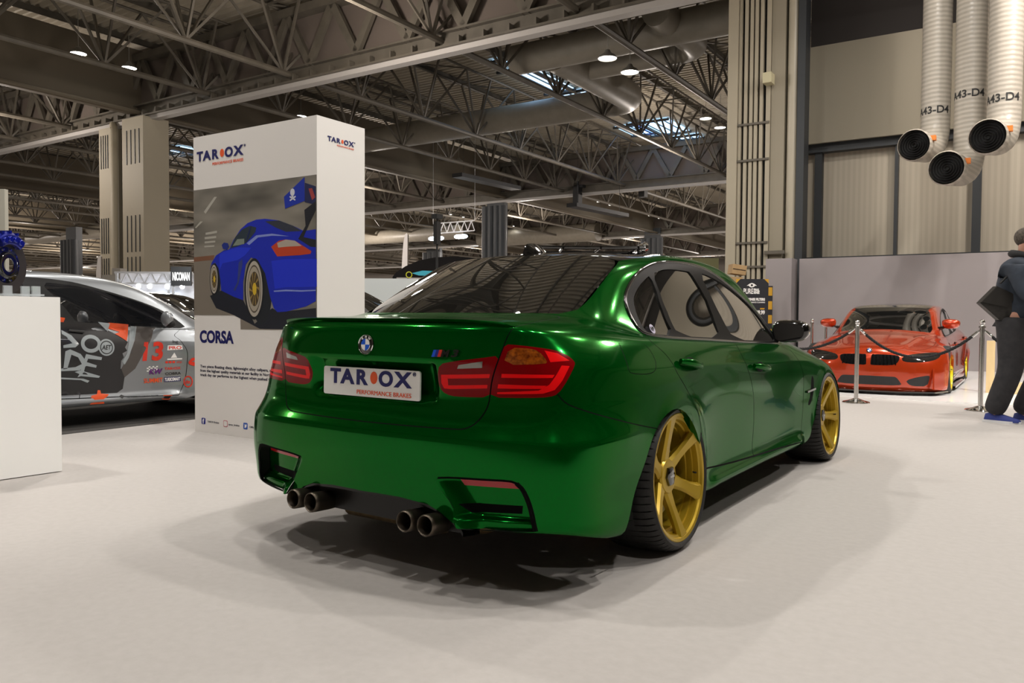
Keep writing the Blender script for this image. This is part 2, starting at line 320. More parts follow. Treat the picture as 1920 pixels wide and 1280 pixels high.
class Shell:
    def __init__(s, table, cell=.022, disp=rear_detail):
        s.S = Surf(table); s.cell = cell; s.disp = disp; s.polys = []; s.lines = []; s.folds = []
        s.ic = np.arange(len(s.S.cs)); s.ir = np.arange(len(s.S.rs))
    def uv(s, L): return [(float(s.S.U(a)), float(s.S.V(b))) for a, b in L]
    def pos(s, u, v):
        P = s.S.raw(u, v); return s.disp(P, np.interp(u, s.S.cs, s.ic), np.interp(v, s.S.rs, s.ir))
    def at(s, cr):
        a = s.uv([cr]); return s.pos([a[0][0]], [a[0][1]])[0]
    def pn(s, u, v):
        u, v = np.asarray(u, float), np.asarray(v, float); e = .0035
        P = s.pos(u, v); du = s.pos(np.minimum(u+e, s.S.s1+.05), v)-s.pos(u-e, v); dv = s.pos(u, v+e)-s.pos(u, v-e)
        N = np.cross(du, dv); L = np.linalg.norm(N, axis=1)[:, None]; N = N/np.maximum(L, 1e-12)
        return P, N
    def dens(s, L, closed, step=.03):
        Q = []; n = len(L)
        for i in range(n if closed else n-1):
            a, b = L[i], L[(i+1) % n]; k = max(1, int(math.hypot(b[0]-a[0], b[1]-a[1])/step))
            Q += [(a[0]+(b[0]-a[0])*j/k, a[1]+(b[1]-a[1])*j/k) for j in range(k)]
        if not closed: Q.append(L[-1])
        return Q
    def region(s, label, L, it=1): s.polys.append((label, s.dens(chaikin(s.uv(L), it, True) if it else s.uv(L), True)))
    def seam(s, L, w=.0035, it=2, label='seam'):
        L = s.dens(chaikin(s.uv(L), it, False) if it else s.uv(L), False, .022); A = np.array(L); T = np.gradient(A, axis=0); T /= np.linalg.norm(T, axis=1)[:, None]
        N = np.stack([-T[:, 1], T[:, 0]], 1); a = A+N*w; b = A-N*w
        s.polys.insert(0, (label, [tuple(q) for q in a]+[tuple(q) for q in b[::-1]])); s.lines.append(L)
    def solve(s, rmin=1.0):
        S = s.S; v0 = float(S.V(0)); nu = int((S.s1-S.s0)/s.cell); nv = int((S.v1-v0)/s.cell)
        gu = np.linspace(S.s0, S.s1, nu); gv = np.linspace(v0, S.v1, nv)
        V = [(float(a), float(b)) for a in gu for b in gv]; E = []
        for lab, P in s.polys:
            n0 = len(V); n = len(P); V += [(min(max(q[0], S.s0), S.s1), min(max(q[1], v0), S.v1)) for q in P]; E += [(n0+i, n0+(i+1) % n) for i in range(n)]
        k0 = len(V)
        for L in s.lines:
            n0 = len(V); V += [(min(max(q[0], S.s0), S.s1), min(max(q[1], v0), S.v1)) for q in L]; E += [(n0+i, n0+i+1) for i in range(len(L)-1)]
        k1 = len(V)
        for L in s.folds:
            L = s.dens(s.uv(L), False, .02); n0 = len(V); V += [(min(max(q[0], S.s0), S.s1), q[1]) for q in L]; E += [(n0+i, n0+i+1) for i in range(len(L)-1)]
        r = delaunay_2d_cdt([Vector(q) for q in V], E, [], 0, 1e-7)
        P2 = np.array([tuple(q) for q in r[0]]); T = np.array([t for t in r[2] if len(t) == 3]); deep = np.array([any(k0 <= i < k1 for i in o) for o in r[3]])
        cen = P2[T].mean(1); lab = np.full(len(T), -1)
        for k in range(len(s.polys)-1, -1, -1): lab[inpoly(cen[:, 0], cen[:, 1], s.polys[k][1])] = k
        P, N = s.pn(P2[:, 0], P2[:, 1])
        # orientation: outward for x>0 half
        a, b, c = P[T[:, 0]], P[T[:, 1]], P[T[:, 2]]; fn = np.cross(b-a, c-a)
        if np.median((fn*N[T[:, 0]]).sum(1)) < 0: T = T[:, ::-1]
        ctr = np.array([0, 1.2, .7]); m = np.median(((P-ctr)*N).sum(1))
        if m < 0: N = -N; T = T[:, ::-1]
        isseam = np.zeros(len(P), bool)
        P = P-N*(deep*.006)[:, None]
        keep = np.linalg.norm(np.cross(P[T[:, 1]]-P[T[:, 0]], P[T[:, 2]]-P[T[:, 0]]), axis=1) > 1e-10
        s.P, s.N, s.T, s.lab = P, N, T[keep], lab[keep]
        return s
    def geo(s, labels, side=0, off=0.):
        """labels: set of names ('' = the rest); side 1 right, -1 left, 0 both joined"""
        names = np.array([p[0] for p in s.polys]+['']); L = names[s.lab]; m = np.isin(L, list(labels)); T = s.T[m]
        if not len(T): return None
        ids, inv = np.unique(T, return_inverse=True); T = inv.reshape(-1, 3); P = s.P[ids]+s.N[ids]*off; N = s.N[ids]; mx = np.array([-1, 1, 1.])
        if side == 1: return P, T, N
        if side == -1: return P*mx, T[:, ::-1], N*mx
        return np.concatenate([P, P*mx]), np.concatenate([T, T[:, ::-1]+len(P)]), np.concatenate([N, N*mx])
    def make(s, name, labels, m, parent, side=0, off=0., fit=0, sink=False):
        g = s.geo(labels, side, off)
        if g is None: return None
        if sink:
            P, T, N = g; e = 2e-3; P = P.copy(); d = recess_depth(P[:, 0], P[:, 2]); dx = (recess_depth(P[:, 0]+e, P[:, 2])-d)/e; dz_ = (recess_depth(P[:, 0], P[:, 2]+e)-d)/e
            P[:, 1] += d; N = N/np.maximum(np.abs(N[:, 1:2]), .2); N = N+np.stack([dx, 0*dx, dz_], 1)*np.sign(-N[:, 1:2]); N /= np.linalg.norm(N, axis=1)[:, None]; g = (P, T, N)
        if fit:                                   # a pane of glass: one smooth bow
            P, T, N = g; k_ = 1 if side == 0 else 0; x = P[:, 0] if k_ else P[:, 1]; x0 = 0 if k_ else x.mean(); x = x-x0; z = P[:, 2]; z0 = z.mean(); z = z-z0; st = 2 if k_ else 1
            ev = [(i, j) for i in range(0, st*fit+1, st) for j in range(fit+1) if i/st+j <= fit]
            B = np.stack([x**i*z**j for i, j in ev], 1); k = np.linalg.lstsq(B, P[:, k_], rcond=None)[0]
            y = B @ k; fx = sum(c_*i*x**max(i-1, 0)*z**j for c_, (i, j) in zip(k, ev) if i); fz = sum(c_*j*x**i*z**max(j-1, 0) for c_, (i, j) in zip(k, ev) if j); o1 = np.ones(len(x))
            n = np.stack([-fx, o1, -fz], 1) if k_ else np.stack([o1, -fx, -fz], 1); n *= np.sign((n*N).sum(1))[:, None]; n /= np.linalg.norm(n, axis=1)[:, None]

            P = P.copy(); P[:, k_] = y; g = (P, T, n)
        return link(name, g[0], g[1], m, parent, True, normals=g[2])
    def ribbon(s, name, L, m, parent, side, vec, depth, it=2, closed=False, sink=False):
        """a flange running along a line on the body and going inward"""
        L = s.dens(chaikin(s.uv(L), it, closed) if it else s.uv(L), closed, .03); P, N = s.pn([q[0] for q in L], [q[1] for q in L])
        v = np.array(vec, float); depth = recess_depth(P[:, 0], P[:, 2])[:, None]+.001 if sink else depth; rows = [P-N*.0005, P-N*.0005+v*depth*.5, P-N*.0005+v*depth]; n = len(P); V = np.concatenate(rows); F = []
        for k in range(2):
            for i in range(n if closed else n-1): j = (i+1) % n; F.append((k*n+i, k*n+j, (k+1)*n+j, (k+1)*n+i))
        if side < 0: V = V*np.array([-1, 1, 1.]); F = [f[::-1] for f in F]
        return link(name, V, F, m, parent, True, angle=60)
# ---------------------------------------------------------------- shared car materials
black_gloss = mat('gloss_black', (.004, .004, .004), .08, coat=1)
black_matte = mat('matte_black', (.008, .008, .008), .6)
rubber = noisy('tyre_rubber', (.010, .0095, .009), (.019, .018, .017), 60, .62, .15)
seam_dark = mat('seam_dark', (.001, .001, .001), .7, spec=.1)
tint = mat('tinted_glass', (.006, .006, .0055), .015, coat=1, spec=.9, coatr=.0)
tint_side = mat('tinted_side_glass', (.012, .0115, .010), .015, coat=1, spec=.8, coatr=.0)
chrome_dark = mat('dark_chrome', (.16, .16, .16), .18, 1.)
chrome = mat('chrome', (.86, .86, .86), .06, 1.)
steel = mat('dark_steel', (.13, .108, .085), .42, 1.)
disc_metal = mat('disc_metal', (.30, .29, .27), .35, 1.)
lamp_dark = mat('lamp_dark_red', (.20, .0006, .0025), .14, coat=.0, spec=.16)
lamp_red = mat('lamp_bright_red', (.90, .006, .008), .2, spec=.16)
lamp_amber = noisy('lamp_amber', (.11, .018, .002), (.42, .10, .006), 60, .12, coat=1)
lamp_clear = mat('lamp_clear', (.20, .19, .17), .15, .5, coat=1)
white_paint = mat('white_plate', (.85, .84, .82), .35)
navy = mat('navy_print', (.006, .008, .11), .5)
orange = mat('orange_print', (.80, .10, .02), .5)
honey = wavy('honeycomb_black', (.002, .002, .002), (.02, .02, .02), 'X', 26, .4)
def paint(name, col, rough=.34, metal=.35):
    return mat(name, col, rough, metal, 1., coatr=.02)

def make_wheel(name, parent, loc, side, gold, R=.335, rr=.292, width=.285, camber=3., spin=0., spokes=6):
    """spoked wheel, axle along x, outer face toward side; the tyre, cap, disc and valve are its own pieces"""
    w = MB(); lip = 0.
    prof = [(rr-.006, -width), (rr-.004, -width+.012), (rr-.035, -width+.03), (rr-.055, -.10), (rr-.052, -.075), (rr-.045, -.072), (rr-.043, -.045), (rr-.034, -.042), (rr-.032, -.018), (rr-.022, -.014), (rr-.018, -.004), (rr-.006, 0.), (rr, -.004), (rr+.002, -.014)]
    w.lathe(prof, 72, axis='X')
    w.lathe([(.0, -.052), (.050, -.052), (.075, -.056), (.082, -.066), (.080, -.10), (0, -.10)], 40, axis='X')
    for k in range(spokes):
        a = spin+2*PI*k/spokes; M = Matrix.Rotation(a, 4, 'X'); V = []
        for r, hw, xf, th in ((.040, .042, -.062, .05), (.085, .036, -.058, .045), (.14, .029, -.045, .038), (.20, .031, -.028, .032), (.245, .038, -.014, .028), (rr-.020, .050, -.006, .03)):
            for q, dx in ((-hw, -.012), (-hw*.62, 0.), (hw*.62, 0.), (hw, -.012), (hw*.8, -th), (-hw*.8, -th)): V.append(M @ Vector((xf+dx, q, r)))
        F = []
        for i in range(5):
            for j in range(6): F.append((i*6+j, i*6+(j+1) % 6, (i+1)*6+(j+1) % 6, (i+1)*6+j))
        w.add(V, F)
    o = w.build('wheel', gold, parent, True, 32)
    t = MB(); V = []; F = []; n = 60
    prof = [(rr-.004, -width-.002), (rr+.012, -width-.010), (R-.016, -width-.004), (R-.004, -width+.022), (R, -width*.78), (R+.001, -width*.5), (R, -width*.22), (R-.003, -.036), (R-.010, -.016), (R-.020, -.003), (rr+.014, .006), (rr+.002, .002), (rr-.004, -.004)]
    ang = []
    for k in range(n):
        for f, g in ((0, 0), (.80, 0), (.83, 1), (.97, 1)): ang.append((2*PI*(k+f)/n, g))
    for a, g in ang:
        for i, (r, x) in enumerate(prof):
            d = .007*g if i in (3, 7, 8) else (.004*g if i in (4, 6) else 0)
            V.append((x, (r-d)*math.cos(a), (r-d)*math.sin(a)))
    Pn = len(prof); A = len(ang)
    for k in range(A):
        for i in range(Pn-1): F.append((k*Pn+i, ((k+1) % A)*Pn+i, ((k+1) % A)*Pn+i+1, k*Pn+i+1))
    t.add(V, F)
    for x in (-width*.36, -width*.5, -width*.64): pass
    t.build('tyre', rubber, o, True, 35)
    c = MB(); c.lathe([(0, -.040), (.036, -.040), (.045, -.043), (.048, -.050), (.048, -.06)], 6, axis='X'); cap = c.build('centre_cap', black_gloss, o, True, 30)
    tx = MB(); add_text(tx, 'rotiform', frame((-.039, -.023, -.004), (0, 1, 0)) if side > 0 else frame((-.039, .023, -.004), (0, -1, 0)), w=.046, size=.016, bold=.0006, ext=.001)
    tx.build('cap_lettering', mat('silver_print', (.6, .6, .6), .3, .8), o)
    d = MB(); d.lathe([(.07, -.115), (.185, -.115), (.19, -.12), (.19, -.142), (.185, -.147), (.06, -.147)], 48, axis='X'); d.build('brake_disc', disc_metal, o, True, 30)
    v = MB(); v.tube([(-.030, .226, -.015), (-.015, .200, -.012), (-.002, .188, -.010)], .0045, 8); v.build('valve_stem', black_matte, o, True)
    if side < 0: o.rotation_euler = (0, math.radians(-camber), PI); 
    else: o.rotation_euler = (0, -math.radians(camber), 0)
    if side < 0: o.rotation_euler = (0, -math.radians(camber), PI)
    o.location = loc
    return o

def roundel(parent, M, r=.041, name='roundel'):
    b = MB(); b.lathe([(0, .002), (r*.93, .002), (r, .0), (r, -.006)], 40, M @ Matrix.Rotation(PI/2, 4, 'X')); base = b.build(name, black_gloss, parent, True, 40)
    c = MB(); c.lathe([(r*.93, .002), (r*.97, .0045), (r*1.01, .001)], 40, M @ Matrix.Rotation(PI/2, 4, 'X')); c.lathe([(r*.56, .002), (r*.59, .0035), (r*.62, .002)], 40, M @ Matrix.Rotation(PI/2, 4, 'X')); c.build('roundel_ring', chrome, base, True)
    q = MB()
    for k in range(4):
        q.mi = k % 2
        P = [(0, 0)]+[(r*.57*math.cos(PI/2*k+t), r*.57*math.sin(PI/2*k+t)) for t in np.linspace(0, PI/2, 9)]
        q.prism(P, -.0042, -.001, M)
    q.build('roundel_quarters', [white_paint, mat('roundel_blue', (.01, .10, .62), .3)], base)
    t = MB()
    for ch, a in (('B', 38), ('M', 0), ('W', -38)):
        MM = M @ Matrix.Rotation(math.radians(-a), 4, 'Y') @ Matrix.Translation((0, -.003, r*.66))
        V, F = text_geo(ch, size=r*.34, bold=r*.008, ext=.0012, align='CENTER'); t.add([MM @ Vector(v) for v in V], F)
    t.build('roundel_letters', white_paint, base)
    return base

ARCH_R = [(4.3, -.2), (4.3, .6), (4.345, 1.0), (4.621, 1.862), (4.928, 2.823), (5.118, 3.645), (5.27, 4.114), (5.485, 4.556), (5.748, 4.754), (6.015, 4.586), (6.248, 4.015), (6.503, 3.301), (6.703, 2.501), (6.745, 1.809), (6.745, 1.0), (6.745, .6), (6.745, -.2)]
ARCH_F = [(10.005, -.2), (10.005, .6), (10.005, 1.0), (10.271, 1.364), (10.37, 1.82), (10.487, 2.394), (10.619, 3.491), (10.702, 4.248), (10.869, 4.793), (11.048, 5.127), (11.299, 5.185), (11.527, 4.957), (11.71, 4.302), (11.824, 3.442), (11.869, 2.481), (11.892, 1.729), (11.892, 1.0), (11.892, .6), (11.892, -.2)]
TRIM = [(5.25, 10.86), (4.817, 11.124), (4.223, 11.457), (3.933, 11.736), (3.901, 11.952), (4.043, 12.247), (4.254, 12.577), (4.655, 12.849), (5.177, 12.994), (6.082, 12.996), (7.059, 12.968), (7.519, 12.934), (8.058, 12.831), (8.355, 12.707), (8.648, 12.556), (9.127, 12.293), (9.492, 12.05), (9.725, 11.796), (9.80, 11.45), (9.84, 10.88), (9.207, 10.85), (8.451, 10.84), (7.881, 10.84), (7.199, 10.84), (6.248, 10.858)]
QUART = [(4.373, 11.789), (4.345, 11.971), (4.496, 12.216), (4.778, 12.436), (4.966, 12.535), (5.722, 11.972), (6.236, 11.058), (5.341, 11.03), (5.064, 11.226), (4.639, 11.511)]
RGLASS = [(5.067, 12.585), (5.621, 12.696), (6.247, 12.716), (6.956, 12.689), (7.123, 12.672), (7.389, 12.296), (7.577, 11.96), (7.565, 11.046), (6.346, 11.044), (5.969, 11.921)]
FGLASS = [(7.498, 12.687), (7.926, 12.66), (8.634, 12.462), (9.298, 12.124), (9.60, 11.82), (9.62, 11.45), (9.60, 11.04), (9.177, 11.035), (7.964, 11.02), (7.80, 11.943)]
LAMP_LID = [(1.121, 6.828), (1.334, 6.947), (1.738, 7.091), (2.012, 7.208), (1.921, 6.638), (1.871, 6.202), (1.849, 5.73), (1.451, 5.695), (1.247, 5.705), (1.112, 5.845), (1.055, 6.14), (1.061, 6.44)]
LAMP_FEN = [(2.119, 7.691), (2.414, 7.673), (2.801, 7.601), (3.171, 7.498), (3.378, 7.286), (3.489, 7.015), (3.476, 6.872), (3.255, 6.376), (3.022, 5.908), (2.86, 5.812), (2.471, 5.77), (1.849, 5.73), (1.871, 6.202), (1.921, 6.638), (2.011, 7.153)]
AMBER = [(2.209, 7.535), (2.653, 7.53), (2.818, 7.416), (2.939, 6.996), (2.872, 6.897), (2.056, 6.859)]
CLEAR = [(1.385, 6.693), (1.416, 6.824), (1.766, 6.971), (1.752, 6.748)]
BANDS = [[(1.122, 6.465), (1.86, 6.545), (1.846, 6.41), (1.222, 6.334), (1.222, 6.095), (1.82, 6.175), (1.812, 6.05), (1.253, 5.963), (1.15, 5.969), (1.112, 6.159)],
         [(2.03, 6.561), (3.017, 6.541), (2.964, 6.439), (2.02, 6.427)], [(1.97, 6.21), (2.831, 6.192), (2.756, 6.088), (1.96, 6.063)],
         [(3.194, 6.852), (3.355, 6.833), (3.138, 6.341), (2.973, 6.052), (2.748, 5.928), (1.95, 5.866), (1.955, 5.933), (2.676, 6.033), (2.883, 6.226), (3.046, 6.532)],
         [(2.948, 7.449), (3.191, 7.344), (3.389, 7.033), (2.99, 6.964)]]
LIDSEAM = [(0, 10.93), (1.5, 10.93), (2.06, 10.93), (2.30, 10.70), (2.397, 10.474), (2.636, 9.397), (2.45, 8.95), (2.299, 8.371), (2.166, 7.944), (2.119, 7.691), (2.012, 7.2), (1.921, 6.638), (1.871, 6.202), (1.849, 5.73), (1.821, 5.39), (1.746, 5.012), (1.64, 4.683), (1.50, 4.49), (1.342, 4.468), (.637, 4.439), (0, 4.43)]
DOOR_R = [(5.25, 10.86), (5.45, 9.4), (5.629, 8.559), (5.907, 7.265), (5.977, 6.376), (6.18, 5.623), (6.372, 4.792), (6.568, 3.705), (6.70, 2.587), (6.79, 2.03), (8.03, 1.66), (8.145, 2.882), (8.121, 4.514), (8.025, 5.552), (7.939, 6.594), (7.884, 8.661), (7.85, 10.84), (7.77, 11.943), (7.42, 12.72), (7.2, 12.95), (6.082, 12.99), (5.177, 12.97), (4.9, 12.9)]
DOOR_F = [(8.03, 1.66), (9.873, 1.433), (10.027, 2.362), (10.087, 4.113), (10.059, 5.455), (9.945, 6.44), (9.815, 8.767), (9.811, 10.85), (7.85, 10.84), (7.884, 8.661), (7.939, 6.594), (8.025, 5.552), (8.121, 4.514), (8.145, 2.882)]
FUEL = [(4.7, 8.5), (5.256, 8.9), (5.368, 8.593), (5.493, 7.556), (5.507, 7.065), (5.392, 6.431), (4.838, 6.487), (4.76, 6.7), (4.79, 7.044)]
SEAM_B = [(3.022, 5.908), (3.103, 5.683), (3.251, 5.478), (3.581, 5.232), (3.956, 4.975), (4.595, 4.552), (5.269, 4.093)]
SLOT = [(1.401, 2.09), (2.218, 2.19), (2.214, 1.94), (1.56, 1.85)]
REFL = [(1.37, 2.82), (2.239, 2.90), (2.231, 2.70), (1.428, 2.62)]
DIFF = [(0, 2.05), (.19, 2.06), (.562, 2.058), (.963, 1.973), (1.16, 1.819), (1.424, 1.462), (1.60, 1.15), (1.75, .8), (1.9, -.2), (0, -.2)]
CUTB = [(1.40, 1.50), (1.528, 1.47), (2.0, 1.42), (2.589, 1.36), (3.3, 1.2), (4.2, 1.02), (4.5, .9), (4.5, -.2), (1.4, -.2)]
VENT = [(10.369, 5.15), (10.317, 3.651), (10.224, 3.196), (10.294, 3.097), (10.38, 3.402), (10.445, 3.988), (10.447, 4.921)]
KID = [(14.932, 4.63), (14.932, 4.302), (14.841, 4.193), (14.249, 4.248), (14.089, 4.63), (13.998, 5.243), (13.953, 5.936), (14.089, 6.168), (14.841, 6.11), (14.909, 6.052)]
HEAD = [(13.93, 5.4), (13.80, 6.10), (13.364, 6.70), (12.701, 6.95), (12.20, 6.633), (12.159, 5.994), (12.49, 5.243), (13.138, 4.848), (13.545, 4.793), (13.862, 4.902)]
CIN = [(15., 1.638), (14.249, 1.638), (13.998, 1.683), (13.953, 1.774), (14.112, 2.394), (14.18, 2.525), (15., 2.568)]
SIN = [(13.84, 2.133), (13.5, 2.525), (13.092, 2.742), (13.07, 2.394), (13.138, 1.592), (13.591, 1.592), (13.749, 1.774)]
HOOD = [(10.5, 11.0), (10.75, 10.6), (11.093, 9.7), (11.71, 8.85), (12.4, 8.1), (13.138, 7.6), (13.749, 7.55), (14.363, 7.62), (15., 7.66)]

RECESS = [(1.10, 2.70), (1.176, 2.864), (1.364, 2.906), (1.75, 2.95), (2.146, 2.994), (2.256, 2.93), (2.346, 2.779), (2.423, 2.463), (2.477, 2.106), (2.56, 1.52), (2.565, 1.40), (1.9, 1.40), (1.52, 1.42), (1.44, 1.60), (1.34, 2.1), (1.20, 2.45)]
def smoothed(L, it=1): return chaikin(L, it, True)
def make_car(root, table, pm, gold, z0=0., red=False, cell=.022, cam=3., wx=(.935, .945), wz=.335, yf=2.812, R=.335):
    """the shell, glass, lamps, doors and wheels of one car, in the car's own coordinates"""
    s = Shell(table, cell)
    R_ = s.region
    R_('bandl', BANDS[0], 0)
    for b in BANDS[1:]: R_('band', b, 0)
    R_('amber', AMBER, 1); R_('clear', CLEAR, 0); R_('lampl', LAMP_LID, 1); R_('lampf', LAMP_FEN, 1)
    R_('slot', SLOT, 0); R_('refl', REFL, 0)
    R_('cut', ARCH_R, 1); R_('cut', ARCH_F, 1); R_('cut', DIFF, 0); R_('cut', CUTB, 0)
    R_('recess', RECESS, 1)
    s.folds = [[(0, 4.08), (5.2, 4.08)], [(3.2, 6.75), (11.5, 6.75)], [(0, 2.995), (2.1, 2.995)]][:2]
    R_('quart', QUART, 1); R_('rglass', RGLASS, 1); R_('fglass', FGLASS, 1)
    R_('trim', TRIM, 1)
    R_('vent', VENT, 1)
    R_('kid', KID, 1); R_('head', HEAD, 1); R_('cin', CIN, 0); R_('sin', SIN, 1)
    R_('rearwin', [(0, 11.03), (1.55, 11.03), (2.055, 11.03), (2.421, 11.247), (2.573, 11.58), (2.837, 12.139), (3.048, 12.742), (3.02, 12.95), (2.6, 13.0), (0, 13.02)], 0)
    R_('screen', [(15., 11.10), (12.6, 11.12), (11.75, 11.14), (11.25, 11.5), (11.2, 12.0), (11.25, 12.6), (11.35, 12.95), (15., 13.0)], 0)
    R_('roof', [(0, 13.02), (2.6, 13.0), (3.02, 12.95), (3.3, 13.15), (3.9, 13.45), (4.8, 13.65), (6., 13.75), (8., 13.75), (9.6, 13.6), (10.6, 13.4), (11.0, 13.1), (11.35, 12.95), (15., 13.0), (15, 15), (0, 15)], 0)
    R_('lid', LIDSEAM+[(0, 4.43)], 1)
    R_('door_rear', DOOR_R, 1); R_('door_front', DOOR_F, 1)
    R_('fuel', FUEL, 2)
    R_('bumper', [(0, -.2), (0, 4.43), (.637, 4.439), (1.342, 4.468), (1.50, 4.49), (1.64, 4.683), (1.746, 5.012), (1.821, 5.39), (1.849, 5.73), (2.471, 5.77), (2.86, 5.812)]+SEAM_B+[(5.35, 3.9), (5.2, 2.), (4.9, -.2)], 0)
    R_('hood', HOOD+[(15, 11.0), (12.6, 11.02), (11.6, 11.0)], 0)
    s.seam(LIDSEAM); s.seam([(5.25, 10.86)]+DOOR_R[1:9]+[DOOR_R[9]]); s.seam([(6.745, 2.03), (8.03, 1.66), (9.873, 1.433)], w=.006)
    s.seam(DOOR_F[1:8]); s.seam([(8.03, 1.66), (8.145, 2.882), (8.121, 4.514), (8.025, 5.552), (7.939, 6.594), (7.884, 8.661), (7.85, 10.84)])
    s.seam(FUEL+FUEL[:1], w=.0028); s.seam(SEAM_B); s.seam(HOOD); s.seam([(2.25, 2.93), (2.35, 2.77), (2.43, 2.45), (2.485, 2.10), (2.56, 1.45)], w=.011, it=1); s.seam([(1.15, 2.83), (1.364, 2.90), (1.75, 2.945), (2.146, 2.985), (2.25, 2.93)], w=.006, it=1)  # last line is no joint: a dark line imitating shadow along the recess top
    s.solve()
    mk = s.make; lf = ('lampf', 'band', 'amber')
    body = mk('body', {''}, pm, root); tag(body)
    mk('panel_gap', {'seam'}, seam_dark, body)  # panel gaps, together with the painted shadow line over the bumper recess
    mk('rear_bumper', {'bumper'}, pm, root)
    mk('boot_lid', {'lid'}, pm, root); mk('bonnet', {'hood'}, pm, root)
    mk('roof_panel', {'roof'}, black_gloss, root); mk('rear_window', {'rearwin'}, tint, root, fit=2); mk('windscreen', {'screen'}, tint, root, fit=3)
    fl = mk('fuel_flap', {'fuel'}, pm, root, 1)
    g = s.geo({'fuel'}, -1); link('body_quarter', *g[:2], pm, body, True, normals=g[2])
    for sd in (1, -1):
        dr = mk('rear_door', {'door_rear'}, pm, root, sd); df = mk('front_door', {'door_front'}, pm, root, sd)
        wt = mk('window_trim', {'trim'}, mat('trim_satin_black', (.006, .006, .006), .5, spec=.08), root, sd)
        for gl_, nm_, pp in ((QUART, 'quarter_window', root), (RGLASS, 'side_window', dr), (FGLASS, 'side_window', df)):
            mk(nm_, {{'quarter_window': 'quart'}.get(nm_, 'rglass' if gl_ is RGLASS else 'fglass')}, tint_side, pp, sd, -.007, fit=3 if nm_ == 'side_window' else 2)
            s.ribbon('glass_seal', gl_, black_matte, wt, sd, (-1, 0, -.2), .012, 1, True)
        for L_, r__, o_, m__ in ((TRIM, .0075, .004, black_gloss), (TRIM[1:20], .0035, .002, chrome_dark)):
            q_ = s.dens(chaikin(s.uv(L_), 2, L_ is TRIM), L_ is TRIM, .03)
            if L_ is not TRIM:                        # bright line runs just inside the outer bead
                a_ = np.array(q_); c_ = np.array(s.uv([(7.5, 11.9)])[0]); q_ = [tuple(w_+(c_-w_)/max(np.linalg.norm(c_-w_), 1e-6)*.024) for w_ in a_]
            P_, N_ = s.pn([w_[0] for w_ in q_], [w_[1] for w_ in q_]); P_ = (P_+N_*o_*0)*np.array([sd, 1, 1]); tb = MB(); tb.tube([tuple(w_) for w_ in P_], r__, 8, closed=L_ is TRIM); tb.build('window_bead', m__, wt, True, 80)
        # handles
        for d, c0, c1, r0, r1 in ((dr, 6.10, 6.66, 7.15, 6.65), (df, 8.12, 8.60, 6.55, 6.20)):
            A = s.at((c0, r0)); B = s.at((c1, r1)); n = np.array([1, 0, .1]); h = MB(); pts = []; rad = []
            for t in np.linspace(0, 1, 9): pts.append(A+(B-A)*t+n*(.012+.024*math.sin(PI*min(1, max(0, t*1.05)))**.6)); rad.append(.008+.012*math.sin(PI*(.08+.84*t))**.7)
            h.tube([q*np.array([sd, 1, 1]) for q in pts], rad, 12); h.build('door_handle', pm, d, True)
            mc = (A+B)/2*np.array([sd, 1, 1]); k = MB(); k.ball((0, 0, 0), 1, 20, (.006, .078, .034)); ob = k.build('handle_recess_shade', seam_dark, d, True, loc=mc)  # raised black oval imitates the shade in the hollow behind the handle
        # mirror
        mb = MB(); y, z, x = 1.93, .950, .75
        prof = [(0., 0., .002, .002), (.0, .0, .075, .045), (.02, .004, .105, .066), (.06, .008, .112, .070), (.10, .010, .090, .056), (.125, .012, .045, .028), (.13, .012, .002, .002)]
        V = []; F = []; n = 28; sq = lambda q: math.copysign(abs(q)**.72, q)
        for dy, dz, rx, rz_ in prof:
            for k in range(n): a = 2*PI*k/n; V.append((sd*(x+.125+1.08*rx*sq(math.cos(a))*(1+.10*math.sin(a))), y+dy, z+.012+dz+1.05*rz_*sq(math.sin(a))*(1-.12*math.cos(a))))
        for i in range(len(prof)-1):
            for k in range(n): F.append((i*n+k, i*n+(k+1) % n, (i+1)*n+(k+1) % n, (i+1)*n+k))
        if sd < 0: F = [f[::-1] for f in F]
        mb.add(V, F); mir = mb.build('wing_mirror', pm if red else black_gloss, root, True, 50)
        m2 = MB(); m2.tube([(sd*(x-.075), y+.03, z-.055), (sd*(x-.01), y+.045, z-.045), (sd*(x+.05), y+.05, z-.025)], [.030, .024, .02], 10); m2.build('mirror_arm', black_gloss, mir, True)
        m3 = MB(); m3.add([(sd*(x+.122+.100*sq(math.cos(2*PI*k/28))*(1+.10*math.sin(2*PI*k/28))), y-.003, z+.012+.060*sq(math.sin(2*PI*k/28))*(1-.12*math.cos(2*PI*k/28))) for k in range(28)], [tuple(range(28))]); m3.build('mirror_glass', mat('mirror_glass', (.35, .37, .40), .02, 1.), mir)
        # tail lamp: fender half with the lid half
        lp = mk('tail_light', {'lampf'}, lamp_dark, root, sd); mk('light_band', {'band'}, lamp_red, lp, sd, .0005); mk('indicator_lens', {'amber'}, lamp_amber, lp, sd, .0005)
        l2 = mk('boot_lid_light', {'lampl'}, lamp_dark, root, sd); mk('light_band', {'bandl'}, lamp_red, l2, sd, .0005); mk('reversing_lens', {'clear'}, lamp_clear, l2, sd, .0005)
        rc_ = mk('bumper_recess', {'recess'}, pm, root, sd, sink=True)
        mk('bumper_reflector', {'refl'}, mat('reflector_red', (.50, .004, .012), .25, coat=.4), rc_, sd, .004, sink=True); s.ribbon('recess_wall', RECESS, black_matte, rc_, sd, (0, 1, 0), .05, 1, True, sink=True)
        mk('bumper_slot', {'slot'}, seam_dark, rc_, sd, .0, sink=True); mk('wing_vent', {'vent'}, seam_dark, root, sd)
        v = MB(); a = s.at((10.18, 3.95)); b = s.at((10.46, 4.05)); v.bar((sd*(a[0]+.004), a[1], a[2]), (sd*(b[0]+.004), b[1], b[2]), .014, .014); v.build('vent_fin', black_gloss, root)
